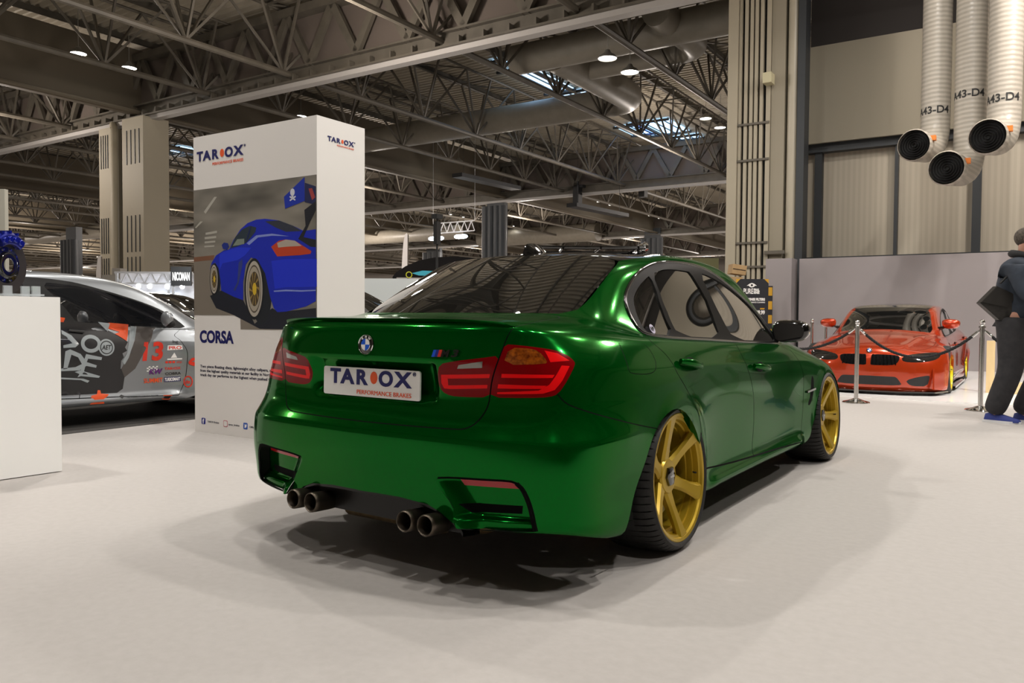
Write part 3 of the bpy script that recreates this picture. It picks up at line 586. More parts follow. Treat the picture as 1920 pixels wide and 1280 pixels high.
        # front
        mk('headlight', {'head'}, mat('smoked_lamp', (.012, .011, .010), .05, coat=1), root, sd); kg = mk('kidney_grille', {'kid'}, seam_dark, root, sd)
        sl = MB()
        for k in range(7):
            q0 = s.at((14.86-.12*k, 4.3)); q1 = s.at((14.86-.12*k, 6.05)); sl.bar((sd*q0[0], q0[1]+.004, q0[2]), (sd*q1[0], q1[1]+.004, q1[2]), .010, .016)
        sl.build('grille_slats', black_gloss, kg)
        mk('bumper_intake', {'sin'}, honey, root, sd)
        for yc, L, c in ((0, ARCH_R, pm), (yf, ARCH_F, pm)):
            s.ribbon('arch_lip', L, pm, body, sd, (-1, 0, 0), .035, 1)
            lr = .39 if not red else .335
            ln = MB(); ln.lathe([(lr, sd*.88), (lr, sd*.55), (.05, sd*.54)], 28, Matrix.Translation((0, yc, .335 if not red else .27)), axis='X', arc=(-.15*PI, 1.15*PI)); ln.build('wheel_arch_liner', black_matte, root, True)
        sp = .10 if not red else .2
        make_wheel('wheel', root, (sd*wx[0], 0, wz), sd, gold, R=R, camber=cam, spin=sp)
        make_wheel('wheel', root, (sd*wx[1], yf, wz), sd, gold, R=R, camber=cam*.8, spin=sp+.32)
    mk('lower_grille', {'cin'}, honey, root)
    # floor pan so that the underside is closed
    f = MB(); f.prism([(-.62, -.80), (.62, -.80), (.62, -.45), (.62, .42), (.84, .45), (.84, 2.35), (.62, 2.4), (.62, 3.25), (.8, 3.3), (.45, 3.5), (-.45, 3.5), (-.8, 3.3), (-.62, 3.25), (-.62, 2.4), (-.84, 2.35), (-.84, .45), (-.62, .42), (-.62, -.45)], .0, .06, Matrix(((1, 0, 0, 0), (0, 0, 1, 0), (0, 1, 0, .215), (0, 0, 0, 1)))); f.build('floor_pan', black_matte, root)
    return s
# ---------------------------------------------------------------- the green saloon
green = paint('green_paint', (0, .120, .010), .13, .70)
gb = green.node_tree.nodes['Principled BSDF']; gb.inputs['Coat IOR'].default_value = 1.3; gb.inputs['Coat Weight'].default_value = .32; gb.inputs['Specular Tint'].default_value = (.10, .42, .16, 1)
gold = mat('gold_satin', (.50, .335, .018), .38, .55, .25, coatr=.2)
car = thing('sports_saloon', 'green sports saloon on gold wheels, dark tinted windows, show plate on its boot', 'car', (0, 0, 0))
GS = make_car(car, CT, green, gold, cam=3.5)
# lip spoiler along the boot edge
sp = MB(); V = []; F = []; rows = []
cs = np.concatenate([-np.linspace(2.42, .0, 26), np.linspace(.1, 2.42, 25)])
for c in cs:
    u, v = GS.uv([(abs(c), 8.82)])[0]; P, N = GS.pn([u], [v]); P = P[0]; N = N[0]; t = 1-sst(abs(c), 2.1, 2.42)
    u2, v2 = GS.uv([(abs(c), 9.25)])[0]; Q = GS.pos([u2], [v2])[0]
    q = [P-N*.003, P+N*.006*t+np.array([0, -.010*t, .004]), P+np.array([0, -.016*t, .014*t]), (P+Q)/2+np.array([0, 0, .010*t]), Q+np.array([0, 0, .001]), Q-np.array([0, 0, .012])]
    if c < 0: q = [w*np.array([-1, 1, 1]) for w in q]
    rows.append(q)
V = [w for q in rows for w in q]; k = 6
for i in range(len(rows)-1):
    for j in range(k-1): F.append((i*k+j, (i+1)*k+j, (i+1)*k+j+1, i*k+j+1))
sp.add(V, F); sp.build('boot_spoiler', green, car, True, 50)
# exhausts, diffuser, silencer
for x in (-.378, -.268, .264, .370):
    e = MB(); e.lathe([(.034, .12), (.034, .002), (.037, -.002), (.042, .002), (.0425, .02), (.041, .10), (.036, .16), (.033, .22)], 32, axis='Y', M=Matrix.Translation((x, -1.105, .262)) @ Matrix.Rotation(math.radians(-4), 4, 'X'))
    o = e.build('exhaust_tip', steel, car, True, 50)
    e = MB(); e.lathe([(.0, .10), (.0345, .10)], 24, axis='Y', M=Matrix.Translation((x, -1.105, .262))); e.build('exhaust_bore', seam_dark, o)
d = MB(); d.prism([(-.47, .235), (-.43, .27), (-.36, .325), (-.19, .345), (.19, .345), (.36, .325), (.43, .27), (.47, .235), (.45, .225), (-.45, .225)], -1.0, -.95); d.build('diffuser', mat('diffuser_black', (.006, .0055, .0055), .3, spec=.3), car)
d = MB()
L = [(-.485, .232), (-.464, .262), (-.388, .308), (-.327, .329), (-.19, .341), (0, .341), (.19, .341), (.327, .329), (.388, .308), (.464, .262), (.485, .232)]
L = chaikin(L, 2, False)
def tail_y(x, z): return -1.045+.035*(abs(x)/.5)**2.2
d.add([(x, tail_y(x, z)+yy, z+zz) for x, z in L for yy, zz in ((-.006, .002), (-.006, -.014), (.10, -.026), (.10, 0))], [(i*4+j, (i+1)*4+j, (i+1)*4+(j+1) % 4, i*4+(j+1) % 4) for i in range(len(L)-1) for j in range(4)])
d.build('diffuser_surround', mat('surround_black', (.003, .003, .003), .15, spec=.3), car, True, 40)
m_sil = noisy('heat_stained_steel', (.10, .065, .028), (.20, .14, .07), 25, .4, metal=.8)
b = MB(); b.tube([(-.27, -.86, .212), (.27, -.86, .212)], .050, 20); b.ball((.44, -.86, .232), .055, 16, (1.6, 1, .75)); b.ball((-.44, -.86, .232), .055, 16, (1.6, 1, .75)); b.build('silencer', m_sil, car, True, 50)
# number plate
PM = frame((0, -1.020, .7795), (1, 0, 0), (0, .02, 1))
p = MB(); p.prism(rbox_poly(.545, .118, .010), -.004, .004, PM); pl = p.build('show_plate', white_paint, car)
def tarox(parent, M, w, nm='lettering', tagl=True):
    """word mark of width w with the dot between R and O; M: origin at the left end of the baseline"""
    g = MB(); f = w/1.0; h = .120*w
    def put(s_, x0, x1): 
        V, F = text_geo(s_, size=h/.70, bold=h*.055, ext=.002); a = min(v[0] for v in V); b_ = max(v[0] for v in V); k = (x1-x0)*w/(b_-a)
        g.add([M @ Vector(((v[0]-a)*k+x0*w, v[1]-.002, v[2])) for v in V], F)
    put('T', 0, .13); put('A', .125, .30); put('R', .325, .46); put('O', .585, .745); put('X', .755, .955)
    o = g.build(nm, navy, parent)
    V, F = text_geo('®', size=h*.38, ext=.002); g = MB(); g.add([M @ Vector((v[0]+.965*w, v[1]-.002, v[2]+h*.78)) for v in V], F); g.build('registered_mark', navy, o)
    g = MB(); g.prism([(x*w*.040+.528*w, z*w*.052+h*.50) for x, z in [(math.cos(t), math.sin(t)) for t in np.linspace(0, 2*PI, 25)[:-1]]], -.003, -.001, M); g.build('logo_dot', orange, o)
    g = MB(); add_text(g, 'PERFORMANCE BRAKES', M @ Matrix.Translation((w*.33, -.002, -.085*w)), w=.62*w, size=.052*w, ext=.0015); g.build('logo_strapline', orange, o)
    return o
tarox(pl, PM @ Matrix.Translation((-.232, -.003, -.008)), .485)
# roundel, badge, sticker
roundel(car, frame((0, -1.0455, .937), (1, 0, 0), (0, .08, 1)))
a = GS.at((1.02, 7.08)); b = GS.at((1.455, 7.12)); BM = frame(a+np.array([0, -.004, 0]), b-a, (0, .05, 1)); bw = float(np.linalg.norm(b-a))
for i, (c, nm) in enumerate((((.01, .10, .75), 'blue'), ((.01, .02, .25), 'navy'), ((.65, .03, .02), 'red'))):
    g = MB(); x = i*.0125; g.prism([(x, 0), (x+.0135, 0), (x+.0225, .027), (x+.009, .027)], -.004, .002, BM); g.build('badge_stripe', mat('stripe_'+nm, c, .3, coat=.5), car)
g = MB(); add_text(g, 'M', BM @ Matrix.Translation((.042, -.004, 0)), w=.040, size=.037, bold=.0016, shear=.3, ext=.006); add_text(g, '3', BM @ Matrix.Translation((.086, -.005, 0)), w=.036, size=.037, bold=.0016, shear=.3, ext=.006); g.build('model_badge', black_gloss, car)
q = GS.at((5.42, 11.2)); n = GS.pn(*[[w] for w in GS.uv([(5.42, 11.2)])[0]])[1][0]; n = n if n[0] > 0 else -n
SM = frame(q+n*.004, (-n[1], n[0], 0), (-.5, 0, 1))
g = MB(); g.lathe([(0, .0), (.024, .0)], 28, SM @ Matrix.Rotation(PI/2, 4, 'X')); st = g.build('window_sticker', mat('sticker_lilac', (.55, .52, .66), .4), car)
g = MB(); add_text(g, 'VF', SM @ Matrix.Translation((-.018, -.001, -.010)), w=.036, size=.028, bold=.0012, shear=.2, ext=.001); g.build('sticker_lettering', black_matte, st)
# roof aerial
f = MB(); fin = [(.0, .0), (.02, .028), (.06, .052), (.10, .056), (.155, .050), (.16, .0)]
V = []; F = []; z0 = 1.392
for i, t in enumerate(np.linspace(0, 1, 13)):
    y = .12+.20*t; h = .066*math.sin(PI*min(1, (1-t)*1.25/2+.02))**.55 if t > .0 else .05; wd = .030*math.sin(PI*(.12+.82*t))**.6; zz = float(np.interp(y, [.05, .30, .75], [1.366, 1.400, 1.425]))-.004
    for xx, hh in ((-wd, 0), (-wd*.75, h*.35), (-wd*.28, h*.8), (0, h), (wd*.28, h*.8), (wd*.75, h*.35), (wd, 0)): V.append((xx, y, zz+hh))
for i in range(12):
    for j in range(6): F.append((i*7+j, i*7+j+1, (i+1)*7+j+1, (i+1)*7+j))
F.append(tuple(range(6, -1, -1))); F.append(tuple(12*7+j for j in range(7)))
f.add(V, F); f.build('roof_aerial', black_gloss, car, True, 50)
# ---------------------------------------------------------------- measuring helpers: a sight line taken to a real depth, height or hall row
def ray(x, y): d = _r*((x-960)/1487.3)+_u*((640-y)/1487.3)+_f; return d
def at(x, y, D): return tuple((CAM+ray(x, y)*D).tolist())
def at_z(x, y, z): d = ray(x, y); return tuple((CAM+d*((z-CAM[2])/d[2])).tolist())
def at_h(x, y, h): d = ray(x, y); return tuple((CAM+d*(h/float(d[:2] @ HB))).tolist())
def ha(p): q = np.array(p[:2])-CAM[:2]; return float(q @ HA), float(q @ HB)
def a_at(x, h): return ha(at_h(x, 600, h))[0]
def z_at(x, y, h): return at_h(x, y, h)[2]
HALL = Matrix.Translation((CAM[0], CAM[1], 0)) @ Matrix.Rotation(BA, 4, 'Z')       # x = along A, y = along B
def hobj(mb, name, m, smooth=False, kind='structure', **k):
    o = mb.build(name, m, None, smooth, **k); o.matrix_world = HALL
    if kind: o['kind'] = kind
    return o
def M_h(a, h, z=0., face=0.): return HALL @ Matrix.Translation((a, h, z)) @ Matrix.Rotation(face, 4, 'Z')

m_steel = noisy('painted_steel', (.085, .075, .058), (.12, .105, .082), 2, .55)
m_steel2 = noisy('painted_steel_dark', (.05, .044, .034), (.075, .066, .05), 2, .6)
m_deck = mat('roof_deck', (.36, .32, .25), .5)
m_panel = mat('infill_panel', (.13, .105, .088), .8)
m_beam = mat('valley_beam', (.11, .09, .062), .7)
m_carpet = noisy('grey_carpet', (.445, .42, .40), (.475, .45, .43), 26, .95, .10, 10)
m_duct = noisy('duct_grey', (.22, .20, .16), (.26, .235, .19), 3, .45)
m_white = mat('stand_white', (.80, .78, .75), .45)
m_clad = wavy('clad_panels', (.40, .355, .28), (.44, .39, .31), 'X', 2.6, .6, .0)
m_cladf = mat('clad_flat', (.27, .24, .18), .6)
m_dark = mat('dark_frame', (.030, .034, .038), .5)
m_part = mat('partition_grey', (.30, .272, .275), .75)
m_colm = mat('column_cream', (.37, .33, .25), .6)

f = MB(); f.box((-90, 60, -.05), (280, 220, .1)); fl = hobj(f, 'floor', m_carpet)
# corrugated roof deck, real folds running along the trusses
V = []; F = []; h = -14.; k = 0; rows = []
while h < 128:
    for dh, z in ((0, 12.45), (.10, 12.45), (.165, 12.30), (.265, 12.30)): rows.append((h+dh, z))
    h += .33
V = [(a, hh, z) for hh, z in rows for a in (-222, 34)]; F = [(2*i, 2*i+1, 2*i+3, 2*i+2) for i in range(len(rows)-1)]
b = MB(); b.add(V, F); hobj(b, 'ceiling', m_deck)
b = MB()
for a in np.arange(-218, 30, 3.9): b.box((a, 57, 12.17), (.16, 142, .20))
hobj(b, 'trim_1', m_steel2)
# main trusses with infill panel, web, catwalk rungs
nt = [1]
def trimname(): nt[0] += 1; return 'trim_%d' % nt[0]
for r, H in enumerate((-7.7, 19.4, 46.5, 73.6, 100.7)):
    a0, a1 = -208, 28
    b = MB(); L = a1-a0; c = (a0+a1)/2
    b.box((c, H, 9.20), (L, .55, .06)); b.box((c, H, 9.46), (L, .06, .46)); b.box((c, H, 9.68), (L, .42, .06))
    b.box((c, H, 11.62), (L, .50, .28))
    if r < 3:
        a = a0; 
        while a < a1:
            if r < 2: b.box((a, H-.16, 9.33), (.07, .24, .20))
            a += .9
    a = a0 if r != 0 else -60; s_ = 1.1
    while a < a1-2:
        b.bar((a, H-.12, 9.70), (a+s_, H-.12, 11.55), .26, .16, (0, 1, 0)); b.bar((a+s_, H-.12, 11.55), (a+2*s_, H-.12, 9.70), .26, .16, (0, 1, 0)); a += 2.2
    hobj(b, trimname(), m_steel)
    if r != 0:
        b = MB(); b.box((c, H+.18, 10.6), (L, .04, 1.9)); hobj(b, trimname(), m_panel)
    b = MB(); b.box((c, H, 9.09), (L, .34, .16)); hobj(b, trimname(), mat('bright_flange', (.42, .40, .38), .5))
# secondary lattice trusses along the bays
offs = (5.1, 9.6, 16.2, 20.9)
def lattice(a, h0, h1, step=3.8):
    b = MB(); zb, zt, w = 9.45, 11.95, .85
    b.tube([(a, h0, zb), (a, h1, zb)], .105, 8); 
    for s_ in (-1, 1): b.tube([(a+s_*w, h0, zt), (a+s_*w, h1, zt)], .055, 6)
    h = h0+.5
    while h < h1-step:
        far = h > 60 or a < -90
        for s_ in (-1, 1):
            if far and s_ < 0: continue
            for p, q in (((a, h, zb), (a+s_*w, h+step/2, zt)), ((a+s_*w, h+step/2, zt), (a, h+step, zb)), ((a, h, zb), (a+s_*w, h, zt))): b.bar(p, q, .075)
        if not far: b.bar((a-w, h, zt), (a+w, h, zt), .06); b.bar((a-w, h, zt), (a+w, h+step/2, zt), .05)
        h += step
    return hobj(b, trimname(), m_steel)
for base in (-186.4, -160.6, -134.8, -109, -83.2, -57.4, -31.5, -5.4):
    for i, o_ in enumerate(offs):
        a = base+o_
        if a > 16: continue
        lattice(a, -12, 118)
    b = MB(); 
    if base < -10 : b.box((base, 56, 10.75), (.12, 136, 2.6)); b.box((base, 56, 9.42), (.35, 136, .14)); 
    b.tube([(base+.5, -12, 9.35), (base+.5, 118, 9.35)], .10, 8); hobj(b, trimname(), m_beam)
# far ends of the hall
for nm, bx in (('wall_back', ((-95, 127, 6), (250, .3, 13))), ('wall_left', ((-218, 56, 6), (.3, 142, 13))), ('wall_front', ((-95, -14, 6), (250, .3, 13))), ('wall_right', ((30, 56, 6), (.3, 142, 13)))):
    b = MB(); b.box(*bx); hobj(b, nm, mat('far_wall', (.16, .14, .12), .8))

# columns
def slots(b, a0, a1, h, z0, z1, n, w=.035):
    for i in range(n): b.box((a0+(a1-a0)*(i+.5)/n, h, (z0+z1)/2), (w, .03, z1-z0))
H = 18.9
def column(label, aL, parts):
    pass
c = thing('clad_column', 'cream clad column with cable slots, behind the race car and left of the poster stand', 'column', hp(a_at(250, H), H))
c.rotation_euler = (0, 0, BA); ac = a_at(250, H)
def cb(mb, name, m, parent=c, a_c=None, hc=None, **k):
    o = mb.build(name, m, parent, **k); o.location = Matrix.Translation((-(ac if a_c is None else a_c), -(H if hc is None else hc), 0)).translation; return o
a1, a2, a3, a4, a5 = [a_at(x, H) for x in (189, 210, 232, 271, 312)]
dd = ha(at_h(312, 600, H))[1]
depth = 1.15
b = MB(); b.box(((a3+a4)/2, H+depth/2, 4.55), (a4-a3, depth, 9.1)); cb(b, 'column_casing', m_colm)
b = MB(); b.box(((a1+a2)/2, H+.5, 4.45), (a2-a1, 1., 8.9)); cb(b, 'column_casing', m_colm)
b = MB(); b.tube([(a2+.12, H+.1, 0), (a2+.12, H+.1, 8.7), (a2-.25, H+.3, 9.1)], .16, 14); cb(b, 'down_pipe', m_colm, smooth=True)
b = MB(); b.box(((a2+a3)/2+.15, H+.7, 4.55), (a3-a2-.2, .6, 9.1)); cb(b, 'column_core', m_dark)
b = MB()
for x0, x1 in ((a1+.08, a2-.1), (a3+.2, a4-.12)):
    for z0, z1 in ((1.2, 3.4), (3.6, 5.1), (7.2, 8.6)): slots(b, x0, x1, H-.01, z0, z1, 4)
cb(b, 'cable_slots', m_dark)
H2 = 19.2; ac2 = a_at(1430, H2)
c2 = thing('clad_column', 'tall cream column with vertical pipes, left of the spiral air ducts', 'column', hp(ac2, H2)); c2.rotation_euler = (0, 0, BA)
A = lambda x: a_at(x, H2)
kw = dict(parent=c2, a_c=ac2, hc=H2)
b = MB(); b.box(((A(1358)+A(1376))/2, H2+.4, 6.1), (A(1376)-A(1358), .8, 12.2)); cb(b, 'column_casing', m_colm, **kw)
b = MB(); b.box(((A(1376)+A(1432))/2, H2+.5, 6.1), (A(1432)-A(1376), .5, 12.2)); cb(b, 'column_core', m_dark, **kw)
for x0, x1 in ((1377, 1382), (1387, 1393), (1397, 1403), (1406, 1412), (1416, 1422), (1428, 1436)):
    b = MB(); b.box(((A(x0)+A(x1))/2, H2+.12, 6.1), (A(x1)-A(x0), .12, 12.2)); cb(b, 'cable_tray', m_colm, **kw)
b = MB(); b.box(((A(1437)+A(1462))/2, H2+.35, 6.1), (A(1462)-A(1437), .5, 12.2)); cb(b, 'column_plate', m_cladf, **kw)
b = MB(); b.tube([(A(1477), H2+.2, 0), (A(1477), H2+.2, 12.2)], .14, 20); cb(b, 'rain_pipe', mat('rain_pipe_grey', (.40, .36, .28), .35), smooth=True, **kw)
b = MB(); b.box(((A(1487)+A(1501))/2, H2+.25, 6.1), (A(1501)-A(1487), .45, 12.2)); cb(b, 'steel_column', m_dark, **kw)
b = MB(); 
for y in (455, 500, 232, 300): b.box((A(1405), H2+.05, z_at(1405, y, H2)), (A(1436)-A(1376), .05, .05))
b.box((A(1450), H2, z_at(1450, 473, H2)), (A(1468)-A(1430), .08, .08)); cb(b, 'pipe_bracket', m_steel, **kw)
b = MB(); b.box((A(1436), H2-.1, z_at(1436, 151, H2)), (.20, .3, .24)); cb(b, 'junction_box', mat('box_cream', (.5, .46, .3), .5), **kw)

# clad wall to the right
HW = 20.4; A = lambda x: a_at(x, HW); Z = lambda x, y: z_at(x, y, HW)
b = MB(); b.box(((A(1496)+24)/2, HW+.9, 6.2), (24-A(1496), .1, 12.4)); hobj(b, 'wall_clad', mat('wall_dark_recess', (.035, .030, .028), .8))
zc0, zc1 = z_at(1500, 272, HW-.35), z_at(1504, 92, HW-.35)
a0 = a_at(1500, HW-.35); b = MB(); b.box(((a0+22)/2, HW-.3, (zc0+zc1)/2), (22-a0, .10, zc1-zc0)); hobj(b, trimname(), m_cladf)
b = MB(); b.box(((A(1502)+A(1557))/2, HW+.5, 11.2), (A(1557)-A(1502), .1, 3.)); hobj(b, trimname(), m_cladf)
zr = Z(1536, 484); zt = Z(1536, 292)
b = MB()
for x, w in ((1531, .17), (1676, .07), (1826, .17), (1992, .07), (2190, .17)): b.box((A(x), HW, (zr+zt)/2+.15), (w, .22, zt-zr+.5))
b.box(((A(1505)+20)/2, HW, zr-.06), (20-A(1505), .2, .16)); b.box(((A(1505)+20)/2, HW-.05, zt+.16), (20-A(1505), .25, .22))
hobj(b, trimname(), m_dark)
b = MB(); b.box(((A(1505)+20)/2, HW+.12, (zr+zt)/2), (20-A(1505), .06, zt-zr+.2)); hobj(b, trimname(), m_clad)
# partition with a stub pier
HP = 18.4; A = lambda x: a_at(x, HP); ztop = z_at(1500, 485, HP)
b = MB(); b.box(((A(1497)+12)/2, HP+.06, ztop/2), (12-A(1497), .12, ztop)); hobj(b, 'wall_partition', m_part)
b = MB(); b.box(((A(1441)+A(1489))/2, HP-.05, ztop/2), (A(1489)-A(1441), .5, ztop)); hobj(b, trimname(), m_part)

# spiral air ducts
m_sp = wavy('spiral_duct', (.36, .33, .28), (.46, .42, .36), 'Z', 3.6, .38, .12, .2)
def spiral(label, x, D, w, ye, noz, rad, txt_y):
    t0 = at(x, 100, D); top = (t0[0], t0[1], 12.05); R = w/2/1487.3*D
    e = at(x, ye, D); nz = at(noz[0], noz[1], D-noz[2]); t = thing('air_duct', label, 'air duct', (top[0], top[1], 0), 0)
    e = Vector((top[0], top[1], e[2])); nz = Vector(nz); mid = Vector((top[0], top[1], nz.z+.10))
    pts = [Vector(top), e]+[e*(1-q)**2+mid*2*q*(1-q)+(mid*.45+nz*.55)*q*q for q in np.linspace(.15, 1, 7)]+[nz]
    off = Vector((top[0], top[1], 0)); pts = [q-off for q in pts]; nz = nz-off
    b = MB(); b.tube(pts, [R]*len(pts), 28, caps=False); b.build('duct_pipe', m_sp, t, True, 60)
    d = (pts[-1]-pts[-2]).normalized(); Q = d.to_track_quat('Y', 'Z').to_matrix().to_4x4(); Mn = Matrix.Translation(nz) @ Q
    b = MB()
    for i in range(6): r = R*.97*(1-i/6.2); b.lathe([(r, -.03), (r-.012, .012), (r-.03, -.03)], 28, Mn, axis='Y')
    b.lathe([(0, -.04), (R*.96, -.04)], 28, Mn, axis='Y'); b.build('diffuser_grille', mat('grille_black', (.012, .012, .012), .5), t, True)
    b = MB(); b.lathe([(R*1.0, -.25), (R*1.10, -.22), (R*1.12, .0), (R*1.04, .03)], 28, Mn, axis='Y'); b.build('nozzle_shell', m_sp, t, True, 50)
    b = MB(); b.box(Mn @ Vector((-R*1.08, -.14, .10)), (.10, .12, .09)); b.build('actuator', mat('actuator_orange', (.8, .22, .03), .4), t)
    # stencilled code wrapped on the pipe
    zz = at(x, txt_y, D)[2]; V, F = text_geo('A43-D4', size=.20, bold=.004, ext=.002); b = MB()
    view = math.atan2(CAM[1]-top[1], CAM[0]-top[0]); x0 = max(v[0] for v in V)/2
    Vw = []
    for v in V: a = view-.25+(v[0]-x0)/R; Vw.append(((R+.004-v[1])*math.cos(a), (R+.004-v[1])*math.sin(a), v[2]+zz))
    b.add(Vw, F); b.build('duct_code', mat('stencil_black', (.02, .02, .02), .6), t)
    return t
spiral('spiral air duct ending in a round nozzle, leftmost of the three beside the clad wall', 1757, 15.8, 50, 225, (1714, 272, 1.0), .3, 216)
spiral('spiral air duct with the lowest hanging nozzle, between its two neighbours', 1822, 15.3, 54, 262, (1775, 315, 1.1), .3, 186)
spiral('spiral air duct nearest the right edge, its nozzle in front of the middle duct', 1886, 14.4, 56, 205, (1852, 256, .9), .3, 194)
# ---------------------------------------------------------------- red coupe behind the rope, facing the aisle
def retable(fn): return [[fn(i, j, *q) for j, q in enumerate(c)] for i, c in enumerate(CT)]
def red_fn(i, j, x, y, z):
    z = (z-.08)*.96 if z > .2 else .045+max(0, z-.13)*.6
    if 1 <= j <= 8: x *= 1+.055*(math.exp(-((y-0)/.5)**2)+math.exp(-((y-2.8)/.42)**2))
    if j >= 12 and i < 8: y -= .10
    return (x, y, z)
redp = paint('red_paint', (.42, .036, .005), .22, .45)
yel = mat('yellow_satin', (.78, .60, .01), .3, .2, .5)
rc = thing('sports_coupe', 'red wide-arched sports coupe on yellow wheels standing behind the rope barrier', 'car', (.09, 12.14, .012), PI+.02)
RS = make_car(rc, retable(red_fn), redp, yel, red=True, cell=.03, cam=2., wx=(.955, .955), wz=.335)
b = MB(); b.prism([(-.93, 3.18), (-.80, 3.50), (-.45, 3.66), (0, 3.70), (.45, 3.66), (.80, 3.50), (.93, 3.18), (.80, 3.0), (-.80, 3.0)], .0, .022, Matrix(((1, 0, 0, 0), (0, 0, 1, 0), (0, 1, 0, .022), (0, 0, 0, 1)))) if False else None
b = MB(); pl = [(-.95, 3.15), (-.82, 3.50), (-.45, 3.68), (0, 3.72), (.45, 3.68), (.82, 3.50), (.95, 3.15), (.6, 3.1), (-.6, 3.1)]
b.add([(x, y, z) for z in (.035, .055) for x, y in pl], [tuple(range(8, -1, -1)), tuple(range(9, 18))]+[(i, (i+1) % 9, 9+(i+1) % 9, 9+i) for i in range(9)]); b.build('front_splitter', black_gloss, rc)
for s_ in (-1, 1):
    b = MB(); b.box((s_*.93, 1.42, .05), (.10, 1.9, .03)); b.build('side_skirt', black_gloss, rc)
    b = MB(); b.bar((s_*.80, 3.50, .08), (s_*.79, 3.43, .36), .02, .05); b.build('bumper_fin', redp, rc)
roundel(rc, frame((0, 3.555, .60), (-1, 0, 0), (0, -.5, 1)), .038)
# steering wheel and dashboard seen through the screen are hinted by a light dash mat with a cyan badge
b = MB(); b.box((0, 12.9, .006), (7.2, 9.8, .012)); wf = b.build('display_floor', mat('gloss_white_floor', (.86, .85, .83), .25, coat=.4)); wf.location = (1.6, 0, 0); tag(wf, 'white glossy floor covering under the red coupe', 'floor covering')

# ---------------------------------------------------------------- black hatchback far right and the tall black off-roader behind the green car
blackp = mat('black_paint', (.006, .006, .007), .12, 0, 1)
def far_car(name, label, cat, loc, rz, sc, pm, gm):
    t = thing(name, label, cat, loc, rz); t.scale = sc
    s = Shell(CT, .07)
    for L, P, it in (('cut', ARCH_R, 1), ('cut', ARCH_F, 1), ('cut', DIFF, 0), ('cut', CUTB, 0), ('glass', TRIM, 1), ('lamp', LAMP_LID, 0), ('lamp', LAMP_FEN, 0), ('head', HEAD, 1), ('kid', KID, 1)): s.region(L, P, it)
    s.region('glass', [(0, 11.03), (1.55, 11.03), (2.055, 11.03), (2.421, 11.247), (2.573, 11.58), (2.837, 12.139), (3.048, 12.742), (3.02, 12.95), (2.6, 13.0), (0, 13.02)], 0)
    s.region('glass', [(15., 11.10), (12.6, 11.12), (11.75, 11.14), (11.25, 11.5), (11.2, 12.0), (11.25, 12.6), (11.35, 12.95), (15., 13.0)], 0)
    s.solve(); s.make('body', {''}, pm, t); s.make('windows', {'glass'}, tint, t); s.make('tail_lights', {'lamp'}, lamp_dark, t); s.make('headlights', {'head'}, lamp_clear, t); s.make('grille', {'kid'}, black_matte, t)
    for sd in (1, -1):
        for y in (0, 2.812):
            b = MB(); b.lathe([(.0, 0), (.10, -.01), (.24, .01), (.26, .0), (.33, -.01), (.335, -.04), (.335, -.2), (.2, -.22)], 28, axis='X'); o = b.build('wheel', gm, t, True); o.location = (sd*.93, y, .335); o.rotation_euler = (0, 0, 0 if sd > 0 else PI)
    b = MB(); b.box((0, 1.3, .32), (1.3, 4.0, .2)); b.build('floor_pan', black_matte, t)
    return t
far_car('parked_car', 'black hatchback mostly hidden behind the rope post and the walking person', 'car', (3.1, 13.9, .012), .10, (1, 1, 1.0), blackp, black_matte)
P = at(1070, 600, 15.2); ang = math.atan2(.567, .824)
t = far_car('off_road_vehicle', 'tall black off-road vehicle with a roof rack, seen over the roof of the green saloon', 'car', (P[0]+1.3*.824, P[1]+1.3*.567, 0), ang-PI/2+PI, (1.1, 1.15, 1.56), blackp, black_matte)
b = MB()
for x in (-.55, .55): b.tube([(x, .0, 1.49), (x, 1.9, 1.49)], .022, 8)
for y in (.1, .7, 1.3, 1.8): b.tube([(-.58, y, 1.49), (.58, y, 1.49)], .018, 8); 
for x in (-.5, .5):
    for y in (.1, 1.7): b.bar((x, y, 1.40), (x, y, 1.49), .03)
b.build('roof_rack', black_gloss, t, True)
for i in range(5):
    b = MB(); b.lathe([(0, .03), (.06, .03), (.075, 0), (.05, -.05), (0, -.06)], 16, axis='Y', M=Matrix.Translation((-.44+.22*i, -.02, 1.50))); b.build('spotlight', chrome, t, True)

# ---------------------------------------------------------------- silver race car behind the plinth
def race_fn(i, j, x, y, z):
    if j >= 12 and i <= 7: y -= .5*(1-i/8)
    if i >= 8: y += min(1, (i-7)/3)*{9: .08, 10: .18, 11: .28, 12: .26, 13: .16, 14: .1}.get(j, 0)
    return (x, y, z)
silver = mat('race_silver', (.30, .32, .34), .32, .55, .8)
ra = thing('race_car', 'silver race car in black, orange and grey livery with a red number 13', 'car', (-5.948, -.664, .008), -.061); ra.scale = (.945, .945, .945*1.075)
QS = Shell(retable(race_fn), .03)
for L, P, it in (('cut', ARCH_R, 1), ('cut', ARCH_F, 1), ('cut', DIFF, 0), ('cut', CUTB, 0), ('quart', QUART, 1), ('fglass', FGLASS, 1), ('rglass', RGLASS, 1), ('trim', TRIM, 1), ('head', HEAD, 1), ('kid', KID, 1)): QS.region(L, P, it)
QS.region('rearwin', [(0, 11.03), (1.55, 11.03), (2.055, 11.03), (2.421, 11.247), (2.573, 11.58), (2.837, 12.139), (3.048, 12.742), (3.02, 12.95), (2.6, 13.0), (0, 13.02)], 0)
QS.region('screen', [(15., 11.10), (12.6, 11.12), (11.75, 11.14), (11.25, 11.5), (11.2, 12.0), (11.25, 12.6), (11.35, 12.95), (15., 13.0)], 0)
QS.region('door_front', DOOR_F, 1); QS.region('door_rear', DOOR_R, 1)
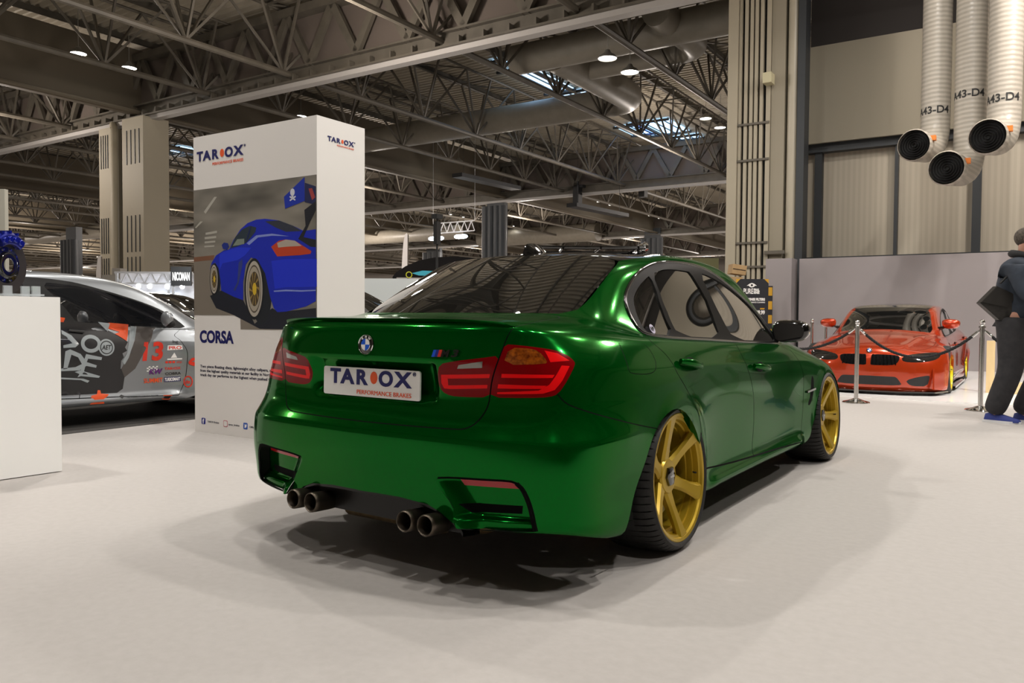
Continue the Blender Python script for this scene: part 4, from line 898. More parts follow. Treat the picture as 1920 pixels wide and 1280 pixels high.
QS.seam(DOOR_F[1:8]); QS.seam([(8.03, 1.66), (8.145, 2.882), (8.121, 4.514), (8.025, 5.552), (7.939, 6.594), (7.884, 8.661), (7.85, 10.84)]); QS.seam([(6.745, 2.03), (8.03, 1.66), (9.873, 1.433)], w=.006); QS.seam([(5.25, 10.86)]+DOOR_R[1:9]+[DOOR_R[9]])
QS.solve(); rb_ = QS.make('body', {''}, silver, ra); QS.make('panel_gap', {'seam'}, seam_dark, rb_); QS.make('windscreen', {'screen', 'rearwin'}, tint, ra); QS.make('headlights', {'head', 'kid'}, black_gloss, ra)
ragl = mat('race_glass', (.012, .013, .016), .03, spec=.35, alpha=.42)
for sd in (1, -1):
    d1 = QS.make('front_door', {'door_front'}, silver, ra, sd); d2 = QS.make('rear_door', {'door_rear'}, silver, ra, sd)
    QS.make('side_window', {'fglass'}, ragl, d1, sd); QS.make('side_window', {'rglass'}, ragl, d2, sd); QS.make('quarter_window', {'quart'}, ragl, ra, sd); QS.make('window_trim', {'trim'}, mat('trim_race_black', (.008, .008, .008), .45, spec=.2), ra, sd)
    for y in (0, 2.812):
        b = MB(); b.lathe([(.0, -.04), (.10, -.05), (.24, -.02), (.26, .0), (.33, -.01), (.335, -.04), (.335, -.2), (.2, -.22)], 36, axis='X'); o = b.build('wheel', rubber, ra, True); o.location = (sd*.90, y, .335); o.rotation_euler = (0, 0, 0 if sd > 0 else PI)
        ln = MB(); ln.lathe([(.39, sd*.86), (.39, sd*.55), (.05, sd*.54)], 24, Matrix.Translation((0, y, .335)), axis='X', arc=(-.15*PI, 1.15*PI)); ln.build('wheel_arch_liner', black_matte, ra, True)
    m = MB(); m.ball((sd*.97, 1.98, .985), .105, 18, (.85, .5, .72)); m.build('wing_mirror', silver, ra, True); m = MB(); m.ball((sd*.985, 2.0, .94), .09, 16, (.9, .5, .5)); m.tube([(sd*.83, 2.02, .92), (sd*.95, 2.0, .93)], .03, 8); m.build('mirror_base', black_matte, ra, True)
b = MB(); b.box((0, 1.3, .27), (1.3, 4.0, .16)); b.box((0, .9, .42), (1.5, 2.6, .2)); b.build('floor_pan', black_matte, ra)
b = MB()
for x in (-.58, .58): b.tube([(x, .3, .5), (x*.97, .35, 1.05), (x*.85, .6, 1.30), (x*.85, 1.35, 1.30), (x*.98, 2.15, .95), (x, 2.2, .5)], .022, 8)
b.tube([(-.52, .6, 1.30), (.52, .6, 1.30)], .022, 8); b.tube([(-.5, 1.35, 1.30), (.5, 1.35, 1.30)], .022, 8); b.tube([(.56, .3, .55), (-.5, .6, 1.28)], .02, 8); b.tube([(.57, .35, 1.05), (.60, 1.9, .60)], .02, 8); b.build('roll_cage', mat('cage_grey', (.12, .12, .13), .4), ra, True)
for x in (-.38, .38):
    b = MB(); b.prism([(.95, .45), (1.45, .45), (1.50, .60), (1.12, .62), (.98, 1.0), (1.0, 1.18), (.90, 1.20), (.80, 1.0), (.86, .6)], x-.24, x+.24, Matrix(((0, 1, 0, 0), (1, 0, 0, 0), (0, 0, 1, 0), (0, 0, 0, 1)))); b.build('bucket_seat', mat('seat_dark', (.03, .03, .035), .8), ra)
    b = MB(); b.prism([(.92, 1.02), (1.06, 1.03), (1.03, 1.22), (.95, 1.23)], x-.13, x+.13, Matrix(((0, 1, 0, 0), (1, 0, 0, 0), (0, 0, 1, 0), (0, 0, 0, 1)))); b.build('headrest', mat('headrest_grey', (.26, .25, .21), .8), ra)
b = MB(); b.box((0, 2.12, .82), (1.4, .35, .22)); b.build('dashboard', black_matte, ra); b = MB(); b.lathe([(.16, -.01), (.18, 0), (.16, .01), (.15, 0), (.16, -.01)], 24, Matrix.Translation((.38, 1.82, .88)) @ Matrix.Rotation(.5, 4, 'X'), axis='Y'); b.build('steering_wheel', black_matte, ra, True)
from mathutils.bvhtree import BVHTree
g = QS.geo({'', 'door_front', 'door_rear', 'seam'}, 1); BV = BVHTree.FromPolygons([tuple(v) for v in g[0]], [tuple(int(i) for i in t) for t in g[1]])
def wrap_point(y, z, off):
    h = BV.ray_cast(Vector((2, y, z)), Vector((-1, 0, 0))); x = h[0].x if h[0] is not None else .86
    return (x+off, y, z)
def decal(name, polys, m, off=.003, parent=ra):
    """flat print laid over the flank of the race car"""
    V = []; F = []
    for P in polys:
        ys = [q[0] for q in P]; zs = [q[1] for q in P]; G = [Vector(q) for q in P]; st = .04; n = len(P)
        for yy in np.arange(min(ys)+.01, max(ys), st):
            for zz in np.arange(min(zs)+.01, max(zs), st):
                if inpoly(np.array([yy]), np.array([zz]), P)[0]: G.append(Vector((yy, zz)))
        r = delaunay_2d_cdt(G, [(i, (i+1) % n) for i in range(n)], [], 0, 1e-6); n0 = len(V)
        V += [wrap_point(q.x, q.y, off) for q in r[0]]; C_ = np.array([[sum(r[0][i][k] for i in t)/3 for k in (0, 1)] for t in r[2]])
        ok = inpoly(C_[:, 0], C_[:, 1], P)
        for t, o_ in zip(r[2], ok):
            if o_: F.append(tuple(i+n0 for i in t))
    return link(name, V, F, m, parent, True)
def decal_text(name, s, y, z, w, h, m, off=.005, bold=.0, shear=0.):
    V, F = text_geo(s, size=1, bold=bold, shear=shear, ext=.0)
    xs = [v[0] for v in V]; zs = [v[2] for v in V]; k = w/(max(xs)-min(xs)); q = h/(max(zs)-min(zs)); x0 = min(xs); z0 = min(zs)
    return link(name, [wrap_point(y+(v[0]-x0)*k, z+(v[2]-z0)*q, off) for v in V], F, m, ra)
dk = mat('livery_black', (.012, .012, .014), .35, coat=.6); lg = mat('livery_light', (.33, .37, .39), .4, coat=.5); og = mat('livery_orange', (.80, .085, .008), .4, coat=.5); sg = mat('livery_stone', (.075, .065, .06), .4, coat=.5); rd = mat('livery_red', (.70, .03, .01), .4, coat=.4)
decal('livery_panel', [[(.2, 1.0), (.955, .991), (1.099, .959), (1.428, .93), (1.427, .881), (1.533, .823), (1.613, .765), (1.579, .716), (1.599, .684), (1.551, .66), (1.564, .622), (1.537, .592), (1.53, .517), (1.61, .488), (1.569, .433), (1.548, .327), (1.487, .294), (.2, .319)]], dk, .002)
decal('livery_stripe', [[(1.697, .916), (1.936, .895), (1.849, .773), (1.749, .622), (1.679, .51), (1.569, .433), (1.536, .516), (1.584, .59), (1.668, .777)]], sg, .003)
for P_ in [[(1.648, .916), (1.71, .91), (1.681, .777), (1.611, .614), (1.57, .553), (1.544, .585), (1.592, .652), (1.62, .765), (1.634, .828)], [(1.325, .955), (1.441, .942), (1.425, .866), (1.363, .918)], [(.989, .885), (1.073, .836), (1.134, .757), (1.097, .728), (.988, .725), (.988, .749), (1.073, .765), (1.025, .825), (.989, .849)],
  [(1.005, .695), (1.048, .712), (1.145, .667), (1.2, .592), (1.194, .556), (1.131, .52), (.949, .52), (.956, .543), (1.095, .551), (1.154, .576), (1.12, .638), (1.059, .664), (1.021, .54), (.985, .536)],
  [(1.195, .665), (1.347, .63), (1.34, .605), (1.213, .622), (1.2, .592), (1.295, .558), (1.288, .537), (1.187, .559), (1.174, .509), (1.326, .458), (1.313, .443), (1.143, .468), (1.112, .458), (1.131, .487), (1.088, .507), (1.144, .522)],
  [(.949, .466), (1.167, .443), (1.224, .421), (1.205, .404), (1.142, .432), (.948, .451)]]: decal('livery_shape', [P_], lg, .005)
def ring(cy, cz, ry, rz_, w, n=28):
    o = [(cy+ry*math.cos(t), cz+rz_*math.sin(t)) for t in np.linspace(0, 2*PI, n, endpoint=True)]
    i = [(cy+(ry-w)*math.cos(t), cz+(rz_-w)*math.sin(t)) for t in np.linspace(2*PI, 0, n, endpoint=True)]
    return o[:-1]+[(o[-1][0], o[-1][1]-1e-4)]+[(i[0][0], i[0][1]-1e-4)]+i[1:]
decal('livery_letter', [ring(1.246, .757, .096, .082, .034)], lg, .005)
decal('livery_badge', [[(1.393+.078*math.cos(t), .72+.078*math.sin(t)) for t in np.linspace(0, 2*PI, 25)[:-1]]], lg, .006)
decal('badge_ring', [ring(1.393, .72, .062, .062, .008)], dk, .008); decal_text('badge_lettering', 'AET', 1.345, .70, .095, .042, dk, .009, .02, .3)
for P_ in [[(.955, 1.001), (1.018, .991), (1.008, .908), (.954, .909)], [(1.428, .949), (1.625, .932), (1.62, .828), (1.599, .776), (1.519, .83), (1.493, .843), (1.546, .861), (1.441, .893)], [(1.235, .286), (1.289, .295), (1.299, .331), (1.324, .329), (1.328, .298), (1.402, .287), (1.355, .204), (1.215, .205)]]: decal('orange_block', [P_], og, .006)
decal_text('race_number', '13', 1.755, .578, .225, .185, rd, .006, .035, .12)
decal_text('sponsor_lettering', 'hg', 2.09, .735, .06, .04, dk); decal('sponsor_box', [[(2.022, .675), (2.194, .68), (2.19, .722), (2.03, .724)]], white_paint, .005); decal_text('sponsor_lettering', 'PRO', 2.04, .683, .14, .032, rd, .007, .02)
decal('sponsor_triangle', [[(2.06, .60), (2.13, .60), (2.1, .652)], [(2.021, .58), (2.185, .58), (2.185, .594), (2.021, .594)]], white_paint, .005)
decal_text('sponsor_lettering', '●●● abp', 1.999, .540, .183, .030, rd); decal_text('sponsor_lettering', 'TAR•OX', 1.991, .483, .178, .026, rd, .005, .02); decal_text('sponsor_lettering', 'COBRA', 1.998, .432, .171, .026, dk, .005, .02)
decal_text('sponsor_lettering', 'TURBOSMART', 1.99, .372, .172, .034, white_paint, .006, .03, .2); decal('sponsor_box', [[(1.985, .366), (2.166, .366), (2.166, .412), (1.985, .412)]], mat('sponsor_navy', (.02, .02, .12), .4), .004)
decal('chequer', [[(1.80+.02*i, .475+.013*j), (1.82+.02*i, .475+.013*j), (1.82+.02*i, .488+.013*j), (1.80+.02*i, .488+.013*j)] for i in range(6) for j in range(4) if (i+j) % 2 == 0], white_paint, .005)
decal_text('sponsor_lettering', 'KW', 1.825, .446, .145, .055, mat('sponsor_purple', (.12, .01, .18), .4), .007, .03, .2); decal_text('sponsor_lettering', 'SUMMIT', 1.768, .366, .20, .045, og, .006, .02)
decal_text('web_lettering', 'THEWRAPPINGCOMPANY.COM', 1.567, .238, .33, .013, dk, .005); decal('web_diamond', [[(1.523, .276), (1.555, .258), (1.523, .24), (1.491, .258)]], dk, .005)
decal('sill_patch', [[(1.952, .243), (2.051, .236), (2.035, .188), (1.945, .2)]], og, .004); decal('sill_patch_dark', [[(1.965, .232), (2.035, .228), (2.022, .20), (1.96, .208)]], dk, .006)
decal('wing_scribble', [[(2.254, .551), (2.292, .59), (2.331, .595), (2.331, .568), (2.285, .556), (2.331, .548), (2.331, .507), (2.292, .516), (2.261, .53)], ring(2.248, .356, .052, .058, .012)], rd, .005); decal_text('wing_lettering', 'de', 2.215, .335, .055, .04, rd, .006, .02)
m = MB(); a = wrap_point(1.05, .882, .02); c_ = wrap_point(1.19, .867, .02); m.tube([a, c_], .014, 8); m.build('door_handle', dk, ra, True)
# ---------------------------------------------------------------- poster tower
PA, PC, PD = Vector((-4.077, .889, 0)), Vector((-2.518, .936, 0)), Vector((-2.534, 1.476, 0)); PB = PA+(PD-PC)
pt = thing('poster_stand', 'tall white display tower with a poster of a blue sports car', 'display stand', tuple(PC))
b = MB(); V = [q-PC+Vector((0, 0, z)) for z in (0, 2.63) for q in (PA, PC, PD, PB)]; b.add(V, [(3, 2, 1, 0), (4, 5, 6, 7), (0, 1, 5, 4), (1, 2, 6, 5), (2, 3, 7, 6), (3, 0, 4, 7)]); b.build('tower_body', mat('tower_white', (.78, .75, .72), .5), pt)
FM = frame(PA-PC, PC-PA); SMx = frame((0, 0, 0), PD-PC)
def lay(name, L, col, o, parent=pt, M=FM, rough=.45, nm=None):
    m = mat('print_%s_%.3f_%.3f' % (name, col[0], col[2]), col, rough); b = MB(); b.prism(L, -o-.0006, -o+.0002, M); return b.build(name, m, parent)
PW = 1.5585
clampx = lambda L: [(min(max(x, .0), PW), z) for x, z in L]
base = lay('poster_print', clampx([(0, 2.162), (PW, 2.163), (PW, .936), (.636, .928), (.632, 1.048), (0, 1.048)]), (.115, .105, .09), .001)
nt_ = base.data.materials[0].node_tree; bs = nt_.nodes['Principled BSDF']; n_ = nt_.nodes.new('ShaderNodeTexNoise'); n_.inputs['Scale'].default_value = 1.6; mp_ = nt_.nodes.new('ShaderNodeMapping'); mp_.inputs['Scale'].default_value = (.8, 1, 2.6); tc_ = nt_.nodes.new('ShaderNodeTexCoord'); rp_ = nt_.nodes.new('ShaderNodeValToRGB')
rp_.color_ramp.elements[0].color = (.07, .065, .055, 1); rp_.color_ramp.elements[1].color = (.34, .31, .26, 1); rp_.color_ramp.elements[0].position = .3; rp_.color_ramp.elements[1].position = .75
nt_.links.new(tc_.outputs['Object'], mp_.inputs[0]); nt_.links.new(mp_.outputs[0], n_.inputs[0]); nt_.links.new(n_.outputs[0], rp_.inputs[0]); nt_.links.new(rp_.outputs[0], bs.inputs['Base Color'])
def lp(name, L, col, o): return lay(name, clampx(L), col, o, base)
lp('print_road', [(.0, 1.53), (.276, 1.534), (.346, 1.249), (.772, .977), (1.549, 1.111), (PW, .936), (.636, .929), (.632, 1.049), (0, 1.049)], (.21, .18, .145), .0018)
lp('print_wall', [(0, 1.566), (.289, 1.575), (.276, 1.534), (0, 1.526)], (.20, .09, .05), .002)
lp('print_shadow', [(.225, 1.219), (.382, 1.264), (.672, 1.178), (.817, .978), (1.036, 1.111), (1.121, 1.078), (1.549, 1.111), (PW, .937), (.883, .937), (.545, 1.051), (.309, 1.111)], (.012, .014, .022), .0022)
for i, L in enumerate(([(.146, 1.963), (.293, 2.083), (.329, 2.081), (.171, 1.943)], [(.021, 1.831), (.096, 1.881), (.133, 1.879), (.033, 1.824)], [(.169, 1.777), (.327, 1.787), (.327, 1.766), (.169, 1.758)], [(.156, 1.739), (.314, 1.742), (.314, 1.723), (.156, 1.72)], [(.156, 1.7), (.302, 1.701), (.302, 1.686), (.156, 1.683)], [(.151, 1.662), (.29, 1.662), (.289, 1.648), (.151, 1.648)])): lp('print_ceiling_light', L, (.42, .40, .35), .0022)
ell = lambda cx, cz, rx, rz_, n=32: [(cx+rx*math.cos(t), cz+rz_*math.sin(t)) for t in np.linspace(0, 2*PI, n+1)[:-1]]
lp('print_tyre', ell(.905, 1.235, .125, .265), (.012, .015, .02), .0024); lp('print_tyre', ell(.300, 1.355, .073, .15), (.012, .015, .02), .0024)
lp('print_car_body', [(.227, 1.451), (.252, 1.511), (.313, 1.571), (.42, 1.612), (.491, 1.617), (.55, 1.697), (.642, 1.782), (.733, 1.829), (.844, 1.852), (.953, 1.852), (1.124, 1.828), (1.29, 1.776), (1.412, 1.727), (1.55, 1.733), (1.549, 1.166), (1.44, 1.125), (1.205, 1.082), (1.1, 1.078), (1.057, 1.111), (1.015, 1.198), (.951, 1.402), (.864, 1.507), (.776, 1.539), (.708, 1.482), (.673, 1.335), (.672, 1.178), (.546, 1.209), (.382, 1.264), (.37, 1.36), (.345, 1.46), (.30, 1.51), (.25, 1.49)], (.006, .02, .42), .0028)
lp('print_car_flank', [(.36, 1.58), (.42, 1.60), (.60, 1.63), (.78, 1.62), (.70, 1.56), (.60, 1.52), (.40, 1.50), (.36, 1.44)], (.012, .035, .62), .0032)
lp('print_car_tail', [(1.03, 1.50), (1.20, 1.51), (PW, 1.50), (PW, 1.28), (1.2, 1.28), (1.07, 1.27)], (.010, .03, .60), .0032)
lp('print_side_window', [(.51, 1.627), (.573, 1.719), (.665, 1.781), (.766, 1.805), (.844, 1.786), (.833, 1.75), (.721, 1.667), (.618, 1.642)], (.02, .035, .05), .0034)
lp('print_window_light', [(.54, 1.645), (.60, 1.70), (.69, 1.70), (.69, 1.655), (.62, 1.648)], (.20, .24, .20), .0037)
lp('print_pillar', [(.705, 1.663), (.766, 1.802), (.784, 1.798), (.727, 1.671)], (.006, .015, .08), .0039)
lp('print_rear_window', [(.953, 1.831), (1.124, 1.828), (1.29, 1.776), (1.391, 1.728), (1.207, 1.731), (1.082, 1.773)], (.03, .035, .055), .0034)
lp('print_highlight', [(.72, 1.66), (.843, 1.72), (1.039, 1.725), (1.249, 1.693), (1.039, 1.708), (.865, 1.702), (.754, 1.643)], (.22, .28, .62), .0036)
lp('print_highlight', [(1.058, 1.255), (1.206, 1.261), (1.39, 1.254), (1.549, 1.256), (1.549, 1.247), (1.39, 1.243), (1.205, 1.248), (1.062, 1.245)], (.22, .28, .62), .0036)
lp('print_tail_light', [(1.028, 1.617), (1.123, 1.663), (1.207, 1.669), (1.31, 1.655), (1.391, 1.616), (1.501, 1.563), (1.491, 1.542), (1.371, 1.536), (1.102, 1.535)], (.50, .05, .015), .0036)
lp('print_tail_light_white', [(1.113, 1.607), (1.102, 1.646), (1.207, 1.668), (1.31, 1.655), (1.391, 1.609), (1.207, 1.61)], (.42, .36, .30), .0039)
lp('print_mirror', [(.392, 1.659), (.421, 1.679), (.475, 1.671), (.491, 1.64), (.46, 1.615), (.409, 1.625)], (.008, .025, .22), .0036)
lp('print_vent', [(.617, 1.5), (.663, 1.528), (.667, 1.484), (.616, 1.321), (.57, 1.258), (.546, 1.265), (.598, 1.336)], (.03, .045, .20), .0036)
for cx, cz, r1, r2 in ((.815, 1.272, .105, .235), (.285, 1.365, .050, .125)):
    lp('print_tyre', ell(cx, cz, r1*1.18, r2*1.10), (.01, .012, .016), .0038); lp('print_rim', ell(cx, cz, r1, r2), (.42, .38, .32), .0041); lp('print_rim', ell(cx, cz, r1*.84, r2*.86), (.10, .08, .06), .0043); lp('print_rim', ell(cx, cz, r1*.78, r2*.80), (.36, .32, .25), .0045); lp('print_rim', ell(cx+.004, cz, r1*.62, r2*.62), (.07, .05, .025), .0047)
    for k in range(10): a = 2*PI*k/10; lp('print_spoke', [(cx+r1*(.12*math.cos(a+1.2)), cz+r2*.12*math.sin(a+1.2)), (cx+r1*.6*math.cos(a-.09), cz+r2*.6*math.sin(a-.09)), (cx+r1*.6*math.cos(a+.09), cz+r2*.6*math.sin(a+.09))], (.28, .19, .06), .0049)
    lp('print_hub', ell(cx+.006, cz, r1*.24, r2*.22), (.62, .42, .03), .0051)
lp('print_strut', [(1.422, 1.894), (1.551, 1.954), (1.551, 1.885), (1.482, 1.793), (1.411, 1.678), (1.55, 1.651), (1.55, 1.593), (1.491, 1.598), (1.351, 1.667), (1.436, 1.767)], (.012, .014, .02), .0036)
lp('print_wing', [(1.429, 2.109), (1.551, 2.071), (1.551, 1.926), (1.426, 1.956)], (.015, .02, .08), .0034)
lp('print_wing', [(1.184, 2.016), (1.423, 2.155), (1.426, 1.966), (1.198, 1.919)], (.008, .03, .36), .0036)
w_ = lp('print_skull', ell(1.285, 2.045, .026, .030), (.65, .66, .72), .0039); 
for q in ([(1.25, 1.985), (1.258, 1.975), (1.325, 2.005), (1.318, 2.015)], [(1.25, 2.008), (1.256, 2.018), (1.322, 1.985), (1.315, 1.975)]): lp('print_bones', q, (.65, .66, .72), .0039)
lp('print_skull_jaw', [(1.272, 2.022), (1.298, 2.022), (1.295, 2.003), (1.275, 2.003)], (.65, .66, .72), .0039)
lp('print_wing_sticker', [(1.47, 2.06), (1.51, 2.06), (1.545, 1.985), (1.51, 1.965)], (.35, .05, .05), .0036)
tarox(pt, FM @ Matrix.Translation((.052, -.001, 2.415)), .66)
tarox(pt, SMx @ Matrix.Translation((.114, -.001, 2.452)), .31)
def ft(s, x, z, w, size, m, bold=0., M=FM, name='lettering'):
    g = MB(); add_text(g, s, M @ Matrix.Translation((x, -.0015, z)), w=w, size=size, bold=bold, ext=.001); return g.build(name, m, pt)
ft('CORSA', .077, .808, .466, .145, navy, .006); dkt = mat('print_dark_text', (.02, .02, .05), .5)
ft('Two piece floating discs, lightweight alloy calipers, all machined', .08, .581, 1.14, .034, dkt, .0006); ft('from the highest quality materials at our facility in North Italy, so your', .08, .543, 1.17, .034, dkt, .0006); ft('track day car performs to the highest when pushed to the limit', .08, .505, 1.10, .034, dkt, .0006)
for x, m, ch in ((.095, mat('icon_navy', (.01, .02, .25), .4), 'f'), (.400, mat('icon_pink', (.55, .12, .16), .4), 'o'), (.665, mat('icon_blue', (.01, .08, .42), .4), 'y')):
    g = MB(); g.prism([(x+.027+p, .102+q) for p, q in rbox_poly(.054, .056, .010)], -.002, -.0005, FM); ic = g.build('social_icon', m, pt)
    if ch == 'o':
        g = MB(); g.prism([(x+.027+p, .102+q) for p, q in rbox_poly(.044, .046, .009)], -.0026, -.0018, FM); g.build('icon_field', mat('tower_white', (0, 0, 0)), ic); g = MB(); g.lathe([(.009, -.003), (.013, -.003)], 20, FM @ Matrix.Translation((x+.027, -.003, .102)) @ Matrix.Rotation(PI/2, 4, 'X')); g.build('icon_mark', m, ic)
    elif ch == 'f': g = MB(); add_text(g, 'f', FM @ Matrix.Translation((x+.018, -.003, .082)), size=.055, bold=.003, ext=.001); g.build('icon_mark', white_paint, ic)
    else: g = MB(); g.prism([(x+.012, .092), (x+.022, .100), (x+.012, .118), (x+.026, .108), (x+.034, .120), (x+.045, .112), (x+.040, .094), (x+.026, .086)], -.003, -.002, FM); g.build('icon_mark', white_paint, ic)
ft('TAROX Brakes', .178, .094, .16, .024, dkt); ft('tarox_brakes', .467, .092, .145, .022, dkt); ft('OfficialTarox', .744, .091, .16, .024, dkt)

# ---------------------------------------------------------------- plinth with caliper and disc
pl0 = Vector((-3.131, -.734, 0)); pd = (Vector((-3.143, -1.107, 0))-pl0).normalized()
pz = 1.163; n_in = Vector((-abs(pd.y), pd.x, 0)); b = MB(); q = [pl0, pl0+pd*.62, pl0+pd*.62+n_in*.62, pl0+n_in*.62]
PO = (pl0+pd*.31+n_in*.31); b.add([Vector((v.x-PO.x, v.y-PO.y, z)) for z in (.006, pz) for v in q], [(0, 1, 2, 3), (7, 6, 5, 4), (0, 4, 5, 1), (1, 5, 6, 2), (2, 6, 7, 3), (3, 7, 4, 0)])
pn = tag(b.build('plinth', mat('plinth_white', (.88, .87, .85), .5), None, loc=(PO.x, PO.y, 0)), 'plain white plinth at the left edge carrying the brake display', 'plinth')
# ---------------------------------------------------------------- brake display on the plinth
bd = thing('brake_disc', 'vented black and grey brake disc standing in an acrylic holder on the white plinth', 'brake disc', (-3.335, -.985, pz)); bd.rotation_euler = (0, 0, math.radians(-2))
dz = .205; Md = Matrix.Translation((0, 0, dz)) @ Matrix.Rotation(math.radians(32), 4, 'Z')
b = MB(); b.lathe([(.115, .016), (.190, .016), (.190, .004), (.182, .003), (.182, -.003), (.190, -.004), (.190, -.016), (.115, -.016), (.115, .016)], 64, Md, axis='X'); rot = b.build('rotor_ring', mat('rotor_grey', (.10, .09, .075), .38, .8), bd, True, 30)
b = MB()
for k in range(48): a = 2*PI*k/48; b.box(Md @ Vector((0, .168*math.cos(a), .168*math.sin(a))), (.006, .036, .004), M=Matrix.Rotation(math.radians(32), 4, 'Z') @ Matrix.Rotation(a, 4, 'X'))
b.build('cooling_vanes', black_matte, rot)
b = MB(); b.lathe([(.045, .035), (.070, .038), (.080, .034), (.088, .020), (.118, .018), (.118, .010), (.075, .008), (.045, .028), (.045, .035)], 48, Md, axis='X'); b.build('disc_bell', black_gloss, bd, True, 30)
b = MB()
for k in range(10): a = 2*PI*k/10; b.lathe([(0, .026), (.006, .026), (.006, .016)], 8, Md @ Matrix.Translation((0, .103*math.cos(a), .103*math.sin(a))), axis='X')
b.build('bobbins', chrome, bd, True)
acr = mat('acrylic', (.75, .80, .82), .03, 0, .5, alpha=.35)
b = MB()
for x, y in ((.06, .10), (.12, .14), (-.05, -.10), (.10, -.02)): b.box((x, y, .035), (.02, .05, .07))
b.box((.04, .03, .012), (.22, .30, .012)); b.build('acrylic_holder', acr, bd)
cp = thing('brake_caliper', 'blue multi-piston brake caliper clamped over the top of the brake disc', 'brake caliper', (-3.335, -.985, pz+.30))
blue = mat('anodised_blue', (.006, .016, .30), .22, .6, .8); b = MB()
Mc = Matrix.Translation((0, 0, -.095)) @ Matrix.Rotation(math.radians(30), 4, 'Z')
V = []; F = []; prof = [(-.052, .135), (-.064, .165), (-.060, .195), (-.035, .216), (.035, .216), (.060, .195), (.064, .165), (.052, .135), (.024, .135), (.024, .196), (-.024, .196), (-.024, .135)]
n = 14
for i in range(n+1):
    a = math.radians(-34+72*i/n)
    for x, r in prof: V.append(Mc @ Vector((x, r*math.sin(a), r*math.cos(a))))
for i in range(n):
    for j in range(12): F.append((i*12+j, i*12+(j+1) % 12, (i+1)*12+(j+1) % 12, (i+1)*12+j))
F += [tuple(range(11, -1, -1)), tuple(n*12+j for j in range(12))]
b.add(V, F); b.build('caliper_body', blue, cp, True, 30)
b = MB()
for k in range(4): a = math.radians(-24+17*k); b.lathe([(0, .071), (.016, .071), (.02, .066), (.02, .05)], 16, Mc @ Matrix.Translation((0, .168*math.sin(a), .168*math.cos(a))), axis='X')
for k in range(3): a = math.radians(-18+18*k); b.bar(Mc @ Vector((-.05, .214*math.sin(a), .214*math.cos(a))), Mc @ Vector((.05, .214*math.sin(a), .214*math.cos(a))), .018)
b.build('piston_caps', blue, cp, True)
# exhibition board beyond the disc at the left edge
p0 = at(-60, 585, 8.5); p1 = at(15, 585, 8.5); b = MB(); zt_ = at(8, 356, 8.5)[2]; M = frame((p1[0], p1[1], 0), (p0[0]-p1[0], p0[1]-p1[1], 0)); b.prism([(0, 0), (1.6, 0), (1.6, zt_), (0, zt_)], -.03, .03, M)
tag(b.build('exhibition_board', mat('board_cream', (.42, .40, .34), .6)), 'cream exhibition board at the left edge behind the brake display', 'board')
b = MB(); Mm = frame((-6.0, 1.5, 0), (0, 1, 0)); b.prism([(-2.9, 0), (2.6, 0), (2.6, .006), (-2.9, .006)], -1.2, 1.25, Mm)
tag(b.build('carpet', noisy('charcoal_carpet', (.05, .047, .045), (.07, .065, .06), 30, .95)), 'charcoal carpet under the silver race car', 'carpet')

# ---------------------------------------------------------------- rope barrier
def post(label, p, h=1.03, grp=None):
    t = thing('rope_post', label, 'rope post', (p[0], p[1], p[2] if len(p) > 2 else 0), 0, grp)
    b = MB(); b.lathe([(0, 0), (.160, 0), (.163, .008), (.155, .018), (.09, .034), (.045, .052), (.030, .058), (.0, .058)], 40); b.build('post_base', chrome, t, True, 30)
    b = MB(); b.lathe([(.026, .05), (.026, h-.09), (.036, h-.088), (.036, h-.07), (.024, h-.066), (.020, h-.058), (.0, h-.058)], 24); b.build('post_tube', mat('brushed_steel', (.62, .60, .57), .22, 1.), t, True, 30)
    b = MB(); b.lathe([(.018, h-.06), (.022, h-.05), (.016, h-.044), (.0, h-.044)], 20); b.ball((0, 0, h-.024), .030, 16); b.build('finial', chrome, t, True, 30)
    return t
Q1, Q2, Q0, Q3 = (.265, 7.228), (1.61, 7.206), (-1.15, 7.25), (2.95, 7.15)
post('chrome rope post directly in front of the red coupe', Q1); post('chrome rope post beside the walking person', Q2, 1.045)
post('chrome rope post hidden behind the green saloon', Q0)
for i, (x, y, D) in enumerate(((1523, 604, 15.2), (1549, 604, 15.8))):
    p = at(x, 600, D); post(('left' if i == 0 else 'right')+' one of the two small distant chrome rope posts above the green front wing', (p[0], p[1], .012), 1.03)
def rope(label, a, b_, sag):
    a, b_ = Vector((*a, .955)), Vector((*b_, .955)); d = (b_-a).normalized(); pts = []
    for t in np.linspace(0, 1, 41): q = a+(b_-a)*t; q.z -= sag*4*t*(1-t); pts.append(q)
    t_ = thing('barrier_rope', label, 'rope', tuple(a)); off = a; r = MB()
    L = pts[3:-3]
    for ph in range(3):
        P = []; 
        for i in range((len(L)-1)*6+1):
            j, f = divmod(i, 6); q = L[j] if j == len(L)-1 else L[j].lerp(L[j+1], f/6); tg = (L[min(j+1, len(L)-1)]-L[max(j-1, 0)]).normalized(); u = tg.cross(Vector((0, 0, 1))).normalized(); v = tg.cross(u); an = i*.42+ph*2*PI/3; P.append(q-off+(u*math.cos(an)+v*math.sin(an))*.009)
        r.tube(P, .0095, 6)
    r.build('twisted_cord', mat('rope_black', (.012, .012, .013), .7), t_, True)
    for e, s_ in ((pts[:4], 1), (pts[-4:][::-1], -1)):
        m = MB(); m.tube([e[3]-off, e[2]-off, e[1]-off], [.017, .018, .014], 12); m.tube([e[1]-off+Vector((0, 0, 0)), e[0]-off], .007, 8); m.build('rope_hook', chrome, t_, True)
    return t_
rope('black twisted barrier rope sagging between the two near chrome posts', Q1, Q2, .36)
rope('black twisted barrier rope running left behind the green saloon', Q0, Q1, .30)
rope('short visible end of black barrier rope right of the post beside the walking person', Q2, Q3, .36)
post('chrome rope post just outside the right edge', Q3)

